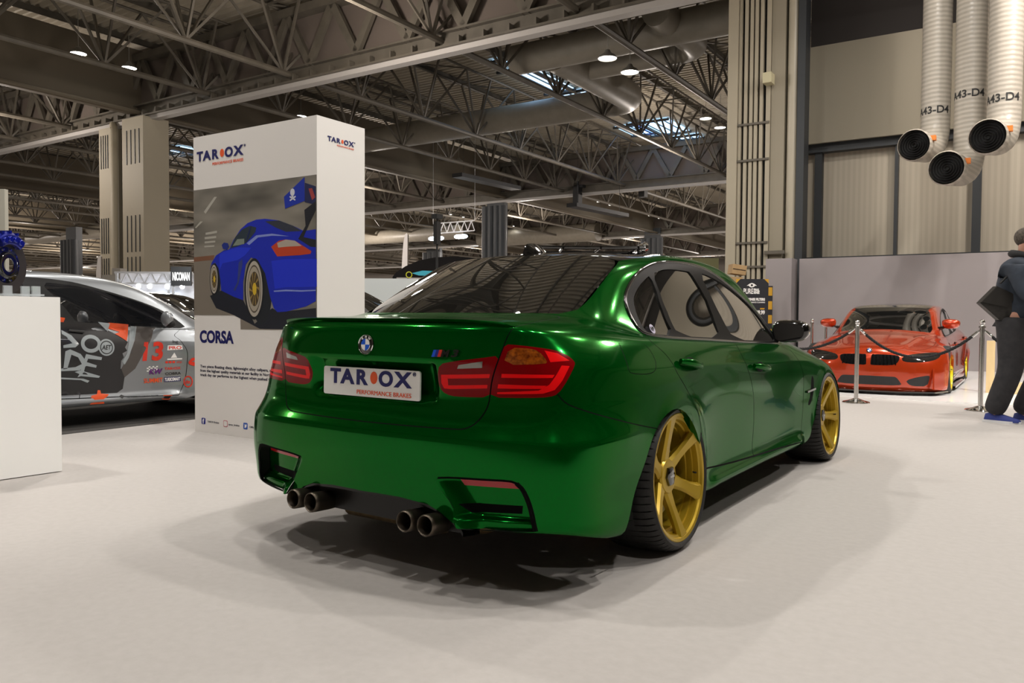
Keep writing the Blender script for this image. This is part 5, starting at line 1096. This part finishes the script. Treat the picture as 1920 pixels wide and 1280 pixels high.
# ---------------------------------------------------------------- walking person
def skin_fig(name, pts, edges, rad, m, parent, sub=2):
    me = bpy.data.meshes.new(name); me.from_pydata(pts, edges, []); o = bpy.data.objects.new(name, me); COL.objects.link(o)
    sk = o.modifiers.new('s', 'SKIN'); sk.use_smooth_shade = True
    for i, r in enumerate(rad): me.skin_vertices[0].data[i].radius = (r, r) if not isinstance(r, tuple) else r
    me.skin_vertices[0].data[0].use_root = True
    s2 = o.modifiers.new('u', 'SUBSURF'); s2.levels = sub; s2.render_levels = sub
    dg = bpy.context.evaluated_depsgraph_get(); m2 = bpy.data.meshes.new_from_object(o.evaluated_get(dg)); bpy.data.objects.remove(o)
    m2.materials.clear(); m2.materials.append(m); m2.polygons.foreach_set('use_smooth', [True]*len(m2.polygons)); m2.name = name
    r_ = bpy.data.objects.new(name, m2); COL.objects.link(r_); r_.parent = parent; return r_
skin_m = mat('skin', (.52, .27, .19), .5); jk = noisy('jacket_navy', (.010, .016, .028), (.022, .032, .05), 14, .75, .3); jn = noisy('jeans_dark', (.014, .014, .017), (.028, .027, .030), 18, .85, .3)
def person(label, loc, rz, s, bag=True, jm=None, tm=None):
    """walking toward local +x, 1.75 m before scaling"""
    t = thing('person', label, 'person', loc, rz); t.scale = (s, s, s); jm = jm or jk; tm = tm or jn
    # pelvis, chest, neck, head, arms, hands with fingers, legs, feet
    P = [(0, 0, .93), (.01, 0, 1.08), (.03, 0, 1.26), (.035, 0, 1.42), (.05, 0, 1.50), (.075, 0, 1.575), (.085, 0, 1.66), (.075, 0, 1.715),
         (.03, .17, 1.40), (-.03, .215, 1.14), (.08, .205, .93), (.10, .20, .86), (.03, -.17, 1.40), (.12, -.22, 1.15), (.30, -.19, 1.02), (.37, -.18, 1.00),
         (0, .10, .88), (.20, .10, .50), (.02, .10, .12), (.10, .105, .045), (.16, .105, .03), (0, -.10, .88), (.0, -.10, .48), (-.14, -.10, .12), (-.10, -.105, .045), (-.03, -.105, .03)]
    E = [(0, 1), (1, 2), (2, 3), (3, 4), (4, 5), (5, 6), (6, 7), (3, 8), (8, 9), (9, 10), (10, 11), (3, 12), (12, 13), (13, 14), (14, 15), (0, 16), (16, 17), (17, 18), (18, 19), (19, 20), (0, 21), (21, 22), (22, 23), (23, 24), (24, 25)]
    R = [.13, .125, .145, .11, .055, .075, .088, .055, .058, .046, .032, .028, .058, .046, .032, .028, .088, .062, .042, .035, .025, .088, .062, .042, .035, .025]
    for h, o_ in ((11, Vector((.10, .20, .86))), (15, Vector((.37, -.18, 1.0)))):
        d = Vector((.25, 0, -1)) if h == 11 else Vector((1, 0, -.35)); d.normalize()
        for k in range(5):
            lt = (k-1.5)*.016 if k < 4 else .03; n = len(P); Lf = (.075, .085, .08, .065, .05)[k]; st = o_+d*(.035 if k < 4 else .0)+Vector((0, lt, 0))
            dd = (d+Vector((.1, .5 if k == 4 else 0, 0))).normalized()
            P += [tuple(st+dd*.02), tuple(st+dd*(Lf*.6)), tuple(st+dd*Lf*.95+Vector((-.014, 0, -.006)))]; R += [.0095, .0085, .007]; E += [(h, n), (n, n+1), (n+1, n+2)]
    skin_fig('body', P, E, R, skin_m, t)
    # face
    b = MB(); b.ball((.178, 0, 1.635), .017, 10, (.8, .7, 1.3)); b.ball((.080, .088, 1.635), .022, 10, (.6, .4, 1.2)); b.ball((.080, -.088, 1.635), .022, 10, (.6, .4, 1.2)); b.build('face_features', skin_m, t, True)
    b = MB(); b.ball((.150, .032, 1.655), .012, 8); b.ball((.150, -.032, 1.655), .012, 8); b.build('eyes', mat('eye', (.3, .3, .3), .2), t, True); b = MB(); b.ball((.155, 0, 1.588), .022, 10, (.4, 1, .3)); b.build('mouth', mat('lips', (.35, .12, .10), .5), t, True)
    b = MB(); b.ball((.058, 0, 1.655), .104, 20, (.86, .86, .86)); hr = b.build('hair', noisy('hair_grey_brown', (.035, .028, .022), (.11, .09, .07), 60, .9, .5), t, True)
    # jacket
    J = [(0, 0, .76), (.01, 0, 1.10), (.03, 0, 1.28), (.035, 0, 1.42), (.045, 0, 1.485), (.03, .18, 1.39), (-.03, .225, 1.14), (.075, .212, .945), (.03, -.18, 1.39), (.12, -.23, 1.15), (.28, -.196, 1.03)]
    skin_fig('jacket', J, [(0, 1), (1, 2), (2, 3), (3, 4), (3, 5), (5, 6), (6, 7), (3, 8), (8, 9), (9, 10)], [(.165, .20), (.16, .20), (.17, .21), .135, .085, .085, .072, .054, .085, .072, .054], jm, t)
    b = MB(); b.tube([(.045+.085*math.cos(a)*1.0, .095*math.sin(a), 1.495+.02*math.cos(a+PI)) for a in np.linspace(0, 2*PI, 17)[:-1]], .035, 10, closed=True); b.build('hood_collar', mat('collar_black', (.008, .008, .009), .8), t, True)
    skin_fig('trousers', [(0, 0, 1.08), (0, .10, .84), (.20, .102, .50), (.025, .102, .06), (0, -.10, .84), (.0, -.102, .48), (-.14, -.102, .06)], [(0, 1), (1, 2), (2, 3), (0, 4), (4, 5), (5, 6)], [.165, .135, .108, .095, .135, .108, .095], tm, t)
    for nm, c, sgn, tilt in (('shoe', (.085, .105, 0), 1, 0), ('shoe', (-.09, -.105, .0), -1, 0)):
        b = MB(); pr = [(-.11, .03, .035), (-.10, .035, .075), (-.04, .04, .095), (.03, .045, .075), (.10, .046, .055), (.155, .035, .042), (.175, .012, .03)]; V = []; F = []
        for x, w, h in pr:
            for yy, zz in ((-w, .012), (-w*1.0, h*.5), (-w*.6, h), (w*.6, h), (w*1.0, h*.5), (w, .012)): V.append((c[0]+x, c[1]+yy, c[2]+zz))
        for i in range(6):
            for j in range(6): F.append((i*6+j, (i+1)*6+j, (i+1)*6+(j+1) % 6, i*6+(j+1) % 6))
        F += [tuple(range(6)), tuple(36+j for j in range(5, -1, -1))]; b.add(V, F); sh = b.build('shoe', mat('shoe_blue', (.02, .035, .20), .7), t, True, 60)
        b = MB(); b.prism([(c[0]-.118, c[1]-.042), (c[0]+.10, c[1]-.052), (c[0]+.18, c[1]-.015), (c[0]+.18, c[1]+.015), (c[0]+.10, c[1]+.052), (c[0]-.118, c[1]+.042)], .0, .022, Matrix(((1, 0, 0, 0), (0, 0, 1, 0), (0, 1, 0, 0), (0, 0, 0, 1)))); b.build('sole', mat('sole_white', (.7, .7, .72), .6), sh)
    return t
pr = person('person in navy jacket and dark jeans walking away past the rope barrier', (1.97, 6.22, 0), math.radians(-12), 1.14)
bg = thing('shoulder_bag', 'black leather messenger bag hanging behind the walking person', 'bag', (1.80, 6.02, 1.20)); bg.rotation_euler = (0, 0, math.radians(30))
b = MB(); b.prism([(-.17, .02), (-.01, .19), (.20, .09), (.24, -.02), (.10, -.16), (.02, -.15)], -.04, .04); b.build('bag_body', noisy('bag_leather', (.012, .011, .010), (.03, .027, .024), 20, .45, .3), bg)
b = MB(); b.prism([(-.16, .03), (-.01, .185), (.19, .09), (.08, -.02)], -.05, -.041); b.build('bag_flap', mat('bag_flap', (.022, .020, .018), .4), bg)
b = MB(); b.tube([(.02, -.04, .22), (.14, -.06, .36), (.30, -.04, .44)], .012, 6); b.build('bag_strap', black_matte, bg, True)
# ---------------------------------------------------------------- roller banner, cartons, wood, cabin
def board_at(name, label, cat, x0, x1, ytop, D, m, depth=.03, z0=0., part='panel'):
    a = at(x0, 600, D); c_ = at(x1, 600, D); zt_ = at((x0+x1)/2, ytop, D)[2]; w = math.hypot(c_[0]-a[0], c_[1]-a[1]); t = thing(name, label, cat, (a[0], a[1], 0)); t.rotation_euler = (0, 0, math.atan2(c_[1]-a[1], c_[0]-a[0]))
    b = MB(); b.prism([(0, z0), (w, z0), (w, zt_), (0, zt_)], 0, depth); b.build(part, m, t); return t, w, zt_
bn, bw_, bh = board_at('roller_banner', 'black roller banner with a white eye logo and gold corners', 'banner', 1379, 1440, 523, 16.3, mat('banner_black', (.014, .015, .02), .5), .02, .06)
gd = mat('banner_gold', (.55, .30, .02), .5); Mb = Matrix.Translation((0, 0, 0))
b = MB(); b.prism([(0, bh), (.09, bh), (0, bh-.09)], -.004, -.001); b.prism([(bw_, bh), (bw_-.09, bh), (bw_, bh-.09)], -.004, -.001); b.build('gold_corners', gd, bn)
def bt(s, x, z, w, sz, m=white_paint, bold=.004, nm='banner_lettering'): g = MB(); add_text(g, s, Matrix.Translation((x, -.003, z)), w=w, size=sz, bold=bold, ext=.001); g.build(nm, m, bn)
k = bw_/.67
bt('PURE', .155*k, bh-.30, .20*k, .15); bt('FINAL', .365*k, bh-.245, .12*k, .07); bt('RINSE', .365*k, bh-.30, .12*k, .07); bt('FINAL RINSE FILTERS', .10*k, bh-.44, .50*k, .07); bt('HIGH PERFORMANCE CLEANING', .10*k, bh-.49, .50*k, .035, bold=.001); bt('ONLY', .50*k, bh-.62, .10*k, .035, gd); bt('£29.99', .38*k, bh-.72, .22*k, .11)
b = MB(); b.prism([(.24*k+x, bh-.13+z) for x, z in ((-.02, -.01), (.04, .035), (.085, .05), (.13, .035), (.19, -.01), (.15, -.005), (.13, -.03), (.085, -.045), (.04, -.03), (.02, -.005))], -.004, -.001); o = b.build('eye_logo', white_paint, bn); b = MB(); b.prism([(.325*k+.022*math.cos(t), bh-.128+.022*math.sin(t)) for t in np.linspace(0, 2*PI, 17)[:-1]], -.006, -.004); b.build('eye_pupil', black_matte, o)
b = MB(); b.box((bw_/2, .05, .03), (bw_+.04, .22, .06)); b.build('banner_base', steel, bn)
t, w, h_ = board_at('display_board', 'narrow black and gold board behind the roller banner', 'board', 1437, 1448, 536, 17.2, MATS['banner_black'], .03)
b = MB()
for i in range(4): b.box((w/2, -.005, h_-.12-.30*i), (w*.8, .01, .18))
b.build('gold_prints', gd, t)
kraft = noisy('cardboard', (.36, .235, .11), (.42, .28, .14), 6, .85)
def carton(label, x, y, D, w, h, rz, tilt=0.):
    p = at(x, y, D); t = thing('cardboard_box', label, 'box', p, rz); t.rotation_euler = (0, math.radians(tilt), rz)
    b = MB(); b.box((0, 0, 0), (w, .35, h)); b.build('carton', kraft, t); b = MB(); b.box((0, -.18, 0), (w*.9, .006, .012)); b.build('carton_slit', mat('slit_dark', (.02, .012, .008), .9), t); return t
yawc = math.atan2(.567, .824)
carton('tilted cardboard box on top of the stack left of the black roller banner', 1382, 506, 16.9, .30, .20, yawc, 8); carton('cardboard box under the tilted one, left of the black roller banner', 1373, 532, 16.9, .34, .28, yawc)
p = at(1372, 600, 16.9); b = MB(); b.box((0, 0, .80), (.5, .5, 1.55)); o = b.build('crate', mat('crate_wood', (.35, .28, .17), .8)); o.location = (p[0], p[1], .0); o.rotation_euler = (0, 0, yawc); tag(o, 'tall wooden crate carrying the cardboard boxes behind the green saloon', 'crate')
pine = noisy('pine', (.55, .40, .20), (.68, .52, .29), 5, .7, stretch=(1, 1, .2))
p = at(1857, 700, 11.3); t = thing('wooden_frame', 'raw pine frame standing behind the walking person', 'wooden frame', (p[0], p[1], .012), 0); b = MB(); b.box((0, 0, .37), (.10, .10, .74)); b.box((.80, 0, .37), (.10, .10, .74)); b.build('upright', pine, t); b = MB(); b.box((.42, 0, .08), (.84, .12, .16)); b.build('bottom_rail', pine, t)
t, w, h_ = board_at('site_cabin', 'pale yellow cabin far behind the off-road vehicle', 'cabin', 1296, 1346, 484, 30, mat('cabin_yellow', (.42, .42, .22), .6), 2.5, part='cabin_wall'); b = MB(); b.prism([(w*.35, h_-.75), (w*.7, h_-.75), (w*.7, h_-.35), (w*.35, h_-.35)], -.03, -.01); b.build('cabin_window', m_dark, t)

# ---------------------------------------------------------------- far stands and things seen over the cars
t, w, h_ = board_at('exhibition_stand', 'bright stand with a black name sign on its truss, left of the poster tower', 'exhibition stand', 226, 370, 512, 22, mat('stand_panel', (.55, .55, .58), .5), .05, 0, 'back_panel')
q = w/144
b = MB()
for z0, z1 in ((h_, h_), (h_-.30, h_-.30)):
    b.bar((0, -.3, z0), (w, -.3, z0), .05)
for i in range(13): b.bar((w*i/13, -.3, h_-(.30 if i % 2 else 0)), (w*(i+1)/13, -.3, h_-(0 if i % 2 else .30)), .03)
for x in (4, 100, 108): b.bar((x*q, -.3, 0), (x*q, -.3, h_), .06)
b.build('truss_frame', mat('truss_alloy', (.75, .76, .78), .3, .8), t)
b = MB(); b.box((w*.87, -.38, h_-.10), (w*.26, .05, .52)); s_ = b.build('sign_board', black_matte, t); g = MB(); add_text(g, 'NICOMAN', Matrix.Translation((w*.765, -.42, h_-.21)), w=w*.22, size=.30, bold=.012, ext=.01); g.build('sign_lettering', white_paint, s_)
b = MB(); b.prism([(70*q, .5), (110*q, .5), (110*q, h_-.55), (70*q, h_-.55)], -.06, -.02); b.build('lit_panel', mat('lit_white', (.8, .85, .9), .5, emit=(.8, .9, 1), estr=2.2), t)
b = MB(); b.prism([(84*q, h_-1.55), (104*q, h_-1.55), (104*q, h_-1.30), (92*q, h_-1.1), (92*q, h_-.8), (84*q, h_-.75)], -.10, -.07); b.build('blue_panel', mat('lit_blue', (.02, .05, .8), .5, emit=(.02, .05, .9), estr=1.2), t)
b = MB(); b.prism([(114*q, h_-1.4), (131*q, h_-1.4), (131*q, h_-.75), (114*q, h_-.75)], -.10, -.07); b.build('lit_poster', mat('lit_cream', (.7, .8, .55), .5, emit=(.7, .85, .55), estr=.8), t)
b = MB()
for x in (14, 45, 66, 98, 126): b.ball((x*q, -.35, h_-.38), .07, 8)
b.build('stand_lamps', mat('lamp_glow', (1, 1, 1), emit=(.9, .95, 1), estr=9), t)
p = hp(a_at(300, 20), 18.0, 3.2); lamp('stand_light', 'POINT', at(292, 500, 20), 110, (.9, .95, 1), .3)
t, w, h_ = board_at('storage_cabinet', 'grey cabinet at the foot of the cream column behind the race car', 'cabinet', 192, 230, 515, 24, mat('cabinet_grey', (.25, .23, .20), .6), .9, part='cabinet_body'); b = MB(); b.box((w*.62, .3, h_+.08), (w*.4, .4, .25)); b.build('cabinet_hood', MATS['cabinet_grey'], t)
far_car('parked_car', 'black car parked between the race car and the poster tower', 'car', at(335, 0, 14)[:2]+(0,), math.radians(125), (1, 1, 1.02), blackp, black_matte)
# black arched canopy with a cyan racing car print
P = at(830, 600, 19.5); t = thing('arched_canopy', 'glossy black arched canopy with a cyan racing car print, left of the roof aerial', 'canopy', (P[0], P[1], 0)); t.rotation_euler = (0, 0, yawc)
px = lambda x: (x-830)*19.5/1487.3; pzz = lambda y: 1.057+(591-y)*19.5/1487.3
arc = [(735, 520), (742, 511), (760, 499), (785, 488), (815, 482), (850, 480), (880, 482), (905, 487), (930, 493), (930, 520)]; b = MB(); b.prism([(px(x), pzz(y)) for x, y in arc], 0, 2.2); b.build('canopy_shell', blackp, t, True, 40)
b = MB(); b.prism([(px(735), 0), (px(742), 0), (px(742), pzz(518)), (px(735), pzz(518))], .1, .2); b.prism([(px(915), 0), (px(922), 0), (px(922), pzz(518)), (px(915), pzz(518))], .1, .2); b.build('canopy_legs', black_gloss, t)
cy = mat('print_cyan', (.05, .38, .50), .4); b = MB(); b.prism([(px(x), pzz(y)) for x, y in ((772, 512), (792, 507), (820, 508), (832, 500), (845, 499), (838, 512), (815, 517), (785, 516))], -.03, -.005); b.build('racing_car_print', cy, t)
b = MB(); b.tube([(px(767)+.07*math.cos(a), -.03, pzz(515)+.07*math.sin(a)) for a in np.linspace(0, 2*PI, 21)[:-1]], .012, 6, closed=True); b.build('yellow_ring', mat('ring_yellow', (.6, .6, .03), .4), t)
t, w, h_ = board_at('partition_board', 'white board beside the right edge of the poster tower', 'board', 660, 790, 522, 14.6, mat('board_white', (.62, .66, .66), .5), .05)
far_car('parked_car', 'grey car between the white board and the green saloon', 'car', (-7.9, 4.5, 0), math.radians(-65), (1, 1, 1.06), mat('grey_paint', (.12, .12, .12), .25, .4, 1), black_matte)
P = at(757, 600, 16.5); person('person seen far off between the white board and the black canopy', (P[0], P[1], 0), math.radians(60), .93)
# feather flag, tripod light, hanging light truss
P = at(761, 600, 25); t = thing('feather_flag', 'tall white feather flag right of the poster tower', 'flag', (P[0], P[1], 0)); t.rotation_euler = (0, 0, yawc); fx = lambda x: (x-761)*25/1487.3; fz = lambda y: 1.057+(591-y)*25/1487.3
b = MB(); b.prism([(fx(x), fz(y)) for x, y in ((753, 505), (754, 480), (756, 455), (759, 440), (762, 437), (765, 441), (765, 470), (763, 505))], 0, .02); b.build('flag_cloth', mat('flag_white', (.72, .68, .66), .7), t); b = MB(); b.tube([(fx(764), .01, 0), (fx(765), .01, fz(440))], .02, 6); b.build('flag_pole', steel, t)
P = at(187, 600, 30); t = thing('feather_flag', 'slim white feather flag far behind the race car roof', 'flag', (P[0], P[1], 0)); t.rotation_euler = (0, 0, yawc); b = MB(); b.prism([(-.10, 1.2), (-.12, 2.6), (-.05, 3.2), (.08, 3.25), (.10, 2.9), (.05, 1.2)], 0, .02); b.build('flag_cloth', MATS['flag_white'], t); b = MB(); b.tube([(.06, .01, 0), (.09, .01, 3.2)], .02, 6); b.build('flag_pole', steel, t)
P = at(819, 600, 10.6); t = thing('light_stand', 'black telescopic stand with a small floodlight head, behind the black canopy', 'light stand', (P[0], P[1], 0)); z1 = 1.057+(591-406)*10.6/1487.3
b = MB(); b.tube([(0, 0, .3), (0, 0, z1)], [.02, .012], 8); [b.bar((0, 0, .5), (.5*math.cos(a), .5*math.sin(a), .0), .02) for a in (0, 2.1, 4.2)]; b.build('stand_pole', black_matte, t, True); b = MB(); b.box((0, 0, z1), (.10, .12, .06)); b.box((0, 0, z1-.22), (.06, .08, .30)); b.build('light_head', black_matte, t)
P0, P1 = at(812, 438, 48), at(890, 432, 48); t = thing('lighting_truss', 'silver hanging truss with white floodlights in the far hall', 'truss', P0); a0 = Vector(P0); d = Vector(P1)-a0; b = MB()
for dz_ in (0, .6): b.bar((0, 0, dz_), d+Vector((0, 0, dz_)), .06)
for i in range(12): b.bar(d*(i/12)+Vector((0, 0, .6*(i % 2))), d*((i+1)/12)+Vector((0, 0, .6*((i+1) % 2))), .05)
b.bar((0, 0, .6), (0, 0, 12.25-P0[2]), .015); b.bar(d+Vector((0, 0, .6)), d+Vector((0, 0, 12.25-P1[2])), .015); b.build('truss_bars', MATS['truss_alloy'], t)
b = MB(); [b.ball(d*f+Vector((0, 0, -.3)), .22, 8, (1.6, 1, .6)) for f in (0, .15, .62, .72)]; b.build('floodlights', mat('flood_glow', (1, 1, 1), emit=(.75, .88, 1), estr=14), t)

# ---------------------------------------------------------------- columns further down the hall, clad in dark pipes
def pipe_col(label, x, y_top, w, D, m=m_dark, feet=True):
    P = at(x, 600, D); t = thing('pipe_column', label, 'column', (P[0], P[1], 0)); t.rotation_euler = (0, 0, BA); W_ = w*D/1487.3; zt_ = 1.057+(593-y_top)*D/1487.3; r = W_/6.2
    for i, xx in enumerate((-W_*.38, -W_*.13, W_*.15, W_*.40)):
        b = MB(); pts = [(xx, 0, zt_), (xx, 0, 3.6)]
        if feet and i < 2: pts += [(xx, -.05, 3.1), (xx-.5, -.15, 2.75), (xx-1.1, -.2, 2.6)]
        else: pts += [(xx, 0, 0)]
        b.tube(pts, r, 14); b.build('air_pipe', m, t, True, 50)
    b = MB(); b.box((0, .4, (zt_+1)/2), (W_*.8, .5, zt_+1)); b.build('column_core', m, t)
dkp = mat('pipe_dark', (.045, .05, .055), .5)
pipe_col('column with four dark air pipes above the rear window of the green saloon', 925, 388, 48, 56.2, dkp); pipe_col('small dark piped column above the side windows of the green saloon', 1220, 446, 40, 78.5, dkp, False)
pipe_col('dark piped column left of the cream column', 131, 456, 44, 62, dkp, False); pipe_col('distant dark piped column right of the feather flag', 810, 475, 40, 100, dkp, False)
# long air ducts under the roof
def duct(label, pts, r, m=m_duct):
    P0 = hp(*pts[0]); t = thing('ventilation_duct', label, 'air duct', P0) if label else DT; t.rotation_euler = (0, 0, BA)
    if label: t['o'] = pts[0]
    L = [Vector(q)-Vector(t['o']) for q in pts]; Q = [L[0]]
    for i in range(1, len(L)-1):
        a = L[i]+(L[i-1]-L[i]).normalized()*r*1.6; c_ = L[i]+(L[i+1]-L[i]).normalized()*r*1.6
        for f in np.linspace(0, 1, 6): Q.append(a*(1-f)**2+L[i]*2*f*(1-f)+c_*f*f)
    Q.append(L[-1]); b = MB(); b.tube(Q, r, 20); b.build('duct_run', m, t, True, 50); return t
hd, zd = 31.4, 10.35
def A_(x, h): return a_at(x, h)
DT = duct('grey ventilation duct network with bends and a blanked end, high beside the cream pipe column', [(A_(560, hd), hd, zd), (A_(1185, hd), hd, zd), (A_(1185, hd), 24.6, zd)], .60)
duct(None, [(A_(962, 24.2), 24.2, zd-.1), (A_(1362, 24.2)+3, 24.2, zd-.1)], .52)
duct(None, [(A_(1112, 27.5), 26.6, zd), (A_(1330, 28), 26.6, zd), (A_(1330, 28), 22.8, zd)], .45)
for i, (x0, x1, h, r, z) in enumerate(((60, 200, 46, .7, 9.6), (680, 860, 62, .7, 9.2), (900, 1120, 72, .9, 9.6), (310, 365, 44, .7, 9.9))):
    duct(('grey duct far left behind the cream column', 'grey duct far off above the feather flag', 'grey duct in the distance above the rear window', 'grey duct seen between the cream column and the poster')[i], [(A_(x0, h), h, z), (A_(x1, h), h, z)], r)
# dark cable baskets and loudspeakers hanging from the trusses
for x, y, D, nm in ((1083, 350, 52, 'left of the two small loudspeakers hanging under the far truss'), (1206, 338, 52, 'right of the two small loudspeakers hanging under the far truss')):
    P = at(x, y, D); t = thing('loudspeaker', nm, 'loudspeaker', P); b = MB(); b.box((0, 0, -.55), (.42, .5, 1.1)); b.build('speaker_box', black_matte, t); b = MB(); b.bar((0, 0, 0), (0, 0, .35), .12); b.box((.15, 0, 0), (.7, .4, .16)); b.build('speaker_bracket', black_matte, t)
for x0, y0, x1, y1, D in ((857, 328, 968, 353, 44), (1072, 384, 1170, 404, 45.5)):
    a, c_ = Vector(at(x0, y0, D)), Vector(at(x1, y1, D+5)); t = thing('cable_basket', 'black cable basket slung under the roof '+('nearer' if D == 44 else 'farther')+' from the camera', 'cable tray', a); b = MB(); b.bar((0, 0, 0), c_-a, .7, .22); b.build('basket', black_matte, t)
    b = MB(); [b.bar((c_-a)*f, (c_-a)*f+Vector((0, 0, 12.2-a.z)), .015) for f in (.1, .9)]; b.build('basket_hanger', black_matte, t)
# skylights
m_sky = mat('skylight', (.3, .5, .9), .4, emit=(.42, .68, 1.), estr=2.6)
ns = 0
for x, y, wa, wh in ((1008, 150, 1.6, 4.2), (1092, 181, 1.8, 2.4), (950, 112, 1.6, .5), (1236, 238, 2.4, 3.5), (1190, 243, 1.4, 2.5), (1290, 256, 1.6, 1.0), (335, 281, 2.2, 1.5), (345, 287, 2.0, .6), (810, 371, 1.8, 2.5), (1345, 290, 2.2, 1.0)):
    a, h = ha(at_z(x, y, 12.22)); ns += 1; b = MB(); b.box((a, h, 12.22), (wa, wh, .04)); hobj(b, 'window_%d' % ns, m_sky); b = MB()
    for i in range(4): b.box((a-wa/2+wa*(i+.5)/4, h, 12.18), (.05, wh+.2, .06))
    b.box((a, h-wh/2, 12.15), (wa+.2, .12, .12)); b.box((a, h+wh/2, 12.15), (wa+.2, .12, .12)); hobj(b, trimname(), m_dark)

# ---------------------------------------------------------------- high-bay lamps
lt = thing('high_bay_lamp', 'round high-bay lamp hanging under the hall roof', 'lamp', (0, 0, 0), 0, 'high-bay lamps under the roof')
b = MB(); b.lathe([(0, .0), (.27, .0)], 20); b.V = [(x, y, 0) for x, y, z in b.V]; b.build('lamp_lens', mat('lamp_emit', (1, 1, 1), emit=(1, .97, .90), estr=16), lt)
b = MB(); b.lathe([(.28, -.02), (.29, .0), (.24, .07), (.11, .15), (.07, .24), (0, .25)], 16); b.tube([(0, 0, .22), (0, 0, 1.72)], .012, 5); b.build('lamp_housing', mat('lamp_housing', (.30, .29, .26), .4, .5), lt, True)
LP = [(147, 100), (242, 127), (564, 218), (1139, 109), (1181, 135), (820, 292), (860, 303), (996, 341), (1022, 349), (1323, 222), (1350, 239), (1125, 378), (1147, 384), (690, 374), (721, 379), (22, 341), (97, 435), (130, 438), (1221, 404), (1239, 409), (1300, 427), (1313, 430), (842, 402), (866, 407), (960, 424), (980, 428), (1052, 442), (1071, 445), (1134, 456), (1147, 459), (70, 487), (62, 505), (95, 500), (155, 482), (183, 481), (733, 440), (841, 455), (858, 458), (762, 444), (703, 493), (719, 494)]
LL = {(147, 100): 'left lamp of the bright pair near the top left corner', (242, 127): 'right lamp of the bright pair near the top left corner', (564, 218): 'high-bay lamp seen right above the top edge of the poster tower', (1139, 109): 'left lamp of the pair framed by the big grey ducts', (1181, 135): 'right lamp of the pair framed by the big grey ducts',
 (820, 292): 'left lamp of the pair under the long horizontal duct', (860, 303): 'right lamp of the pair under the long horizontal duct', (996, 341): 'left lamp of the pair midway up the picture centre', (1022, 349): 'right lamp of the pair midway up the picture centre', (1323, 222): 'left lamp of the pair touching the cream pipe column', (1350, 239): 'right lamp of the pair touching the cream pipe column',
 (1125, 378): 'left lamp of the small pair right of the hanging loudspeaker', (1147, 384): 'right lamp of the small pair right of the hanging loudspeaker', (690, 374): 'left lamp of the small pair right of the poster tower', (721, 379): 'right lamp of the small pair right of the poster tower', (22, 341): 'single high-bay lamp near the left edge above the cream board'}
first = True
for x, y in LP:
    z = 8.7 if (x, y) in ((1139, 109), (1181, 135)) else 10.6; p = at_z(x, y, z)
    if ha(p)[1] > 122 or ha(p)[0] < -210: continue
    o = lt if first else copy_tree(lt); first = False; o.location = p
    if z < 10: r_ = MB(); r_.tube([(0, 0, 1.6), (0, 0, 12.12-z)], .012, 5); r_.build('lamp_rod', MATS['lamp_housing'], o)
    o['label'] = LL.get((x, y), 'tiny distant high-bay lamp in the far part of the hall roof'); o['group'] = 'high-bay lamps under the roof' if (x, y) in LL else 'tiny distant high-bay lamps'
for a, h in BAYS:
    p = hp(a, h, 10.56)
    if p[1] > -12: o = copy_tree(lt); o.location = p; o['label'] = 'high-bay lamp overhead, above the cars and outside the picture'; o['group'] = 'high-bay lamps overhead'
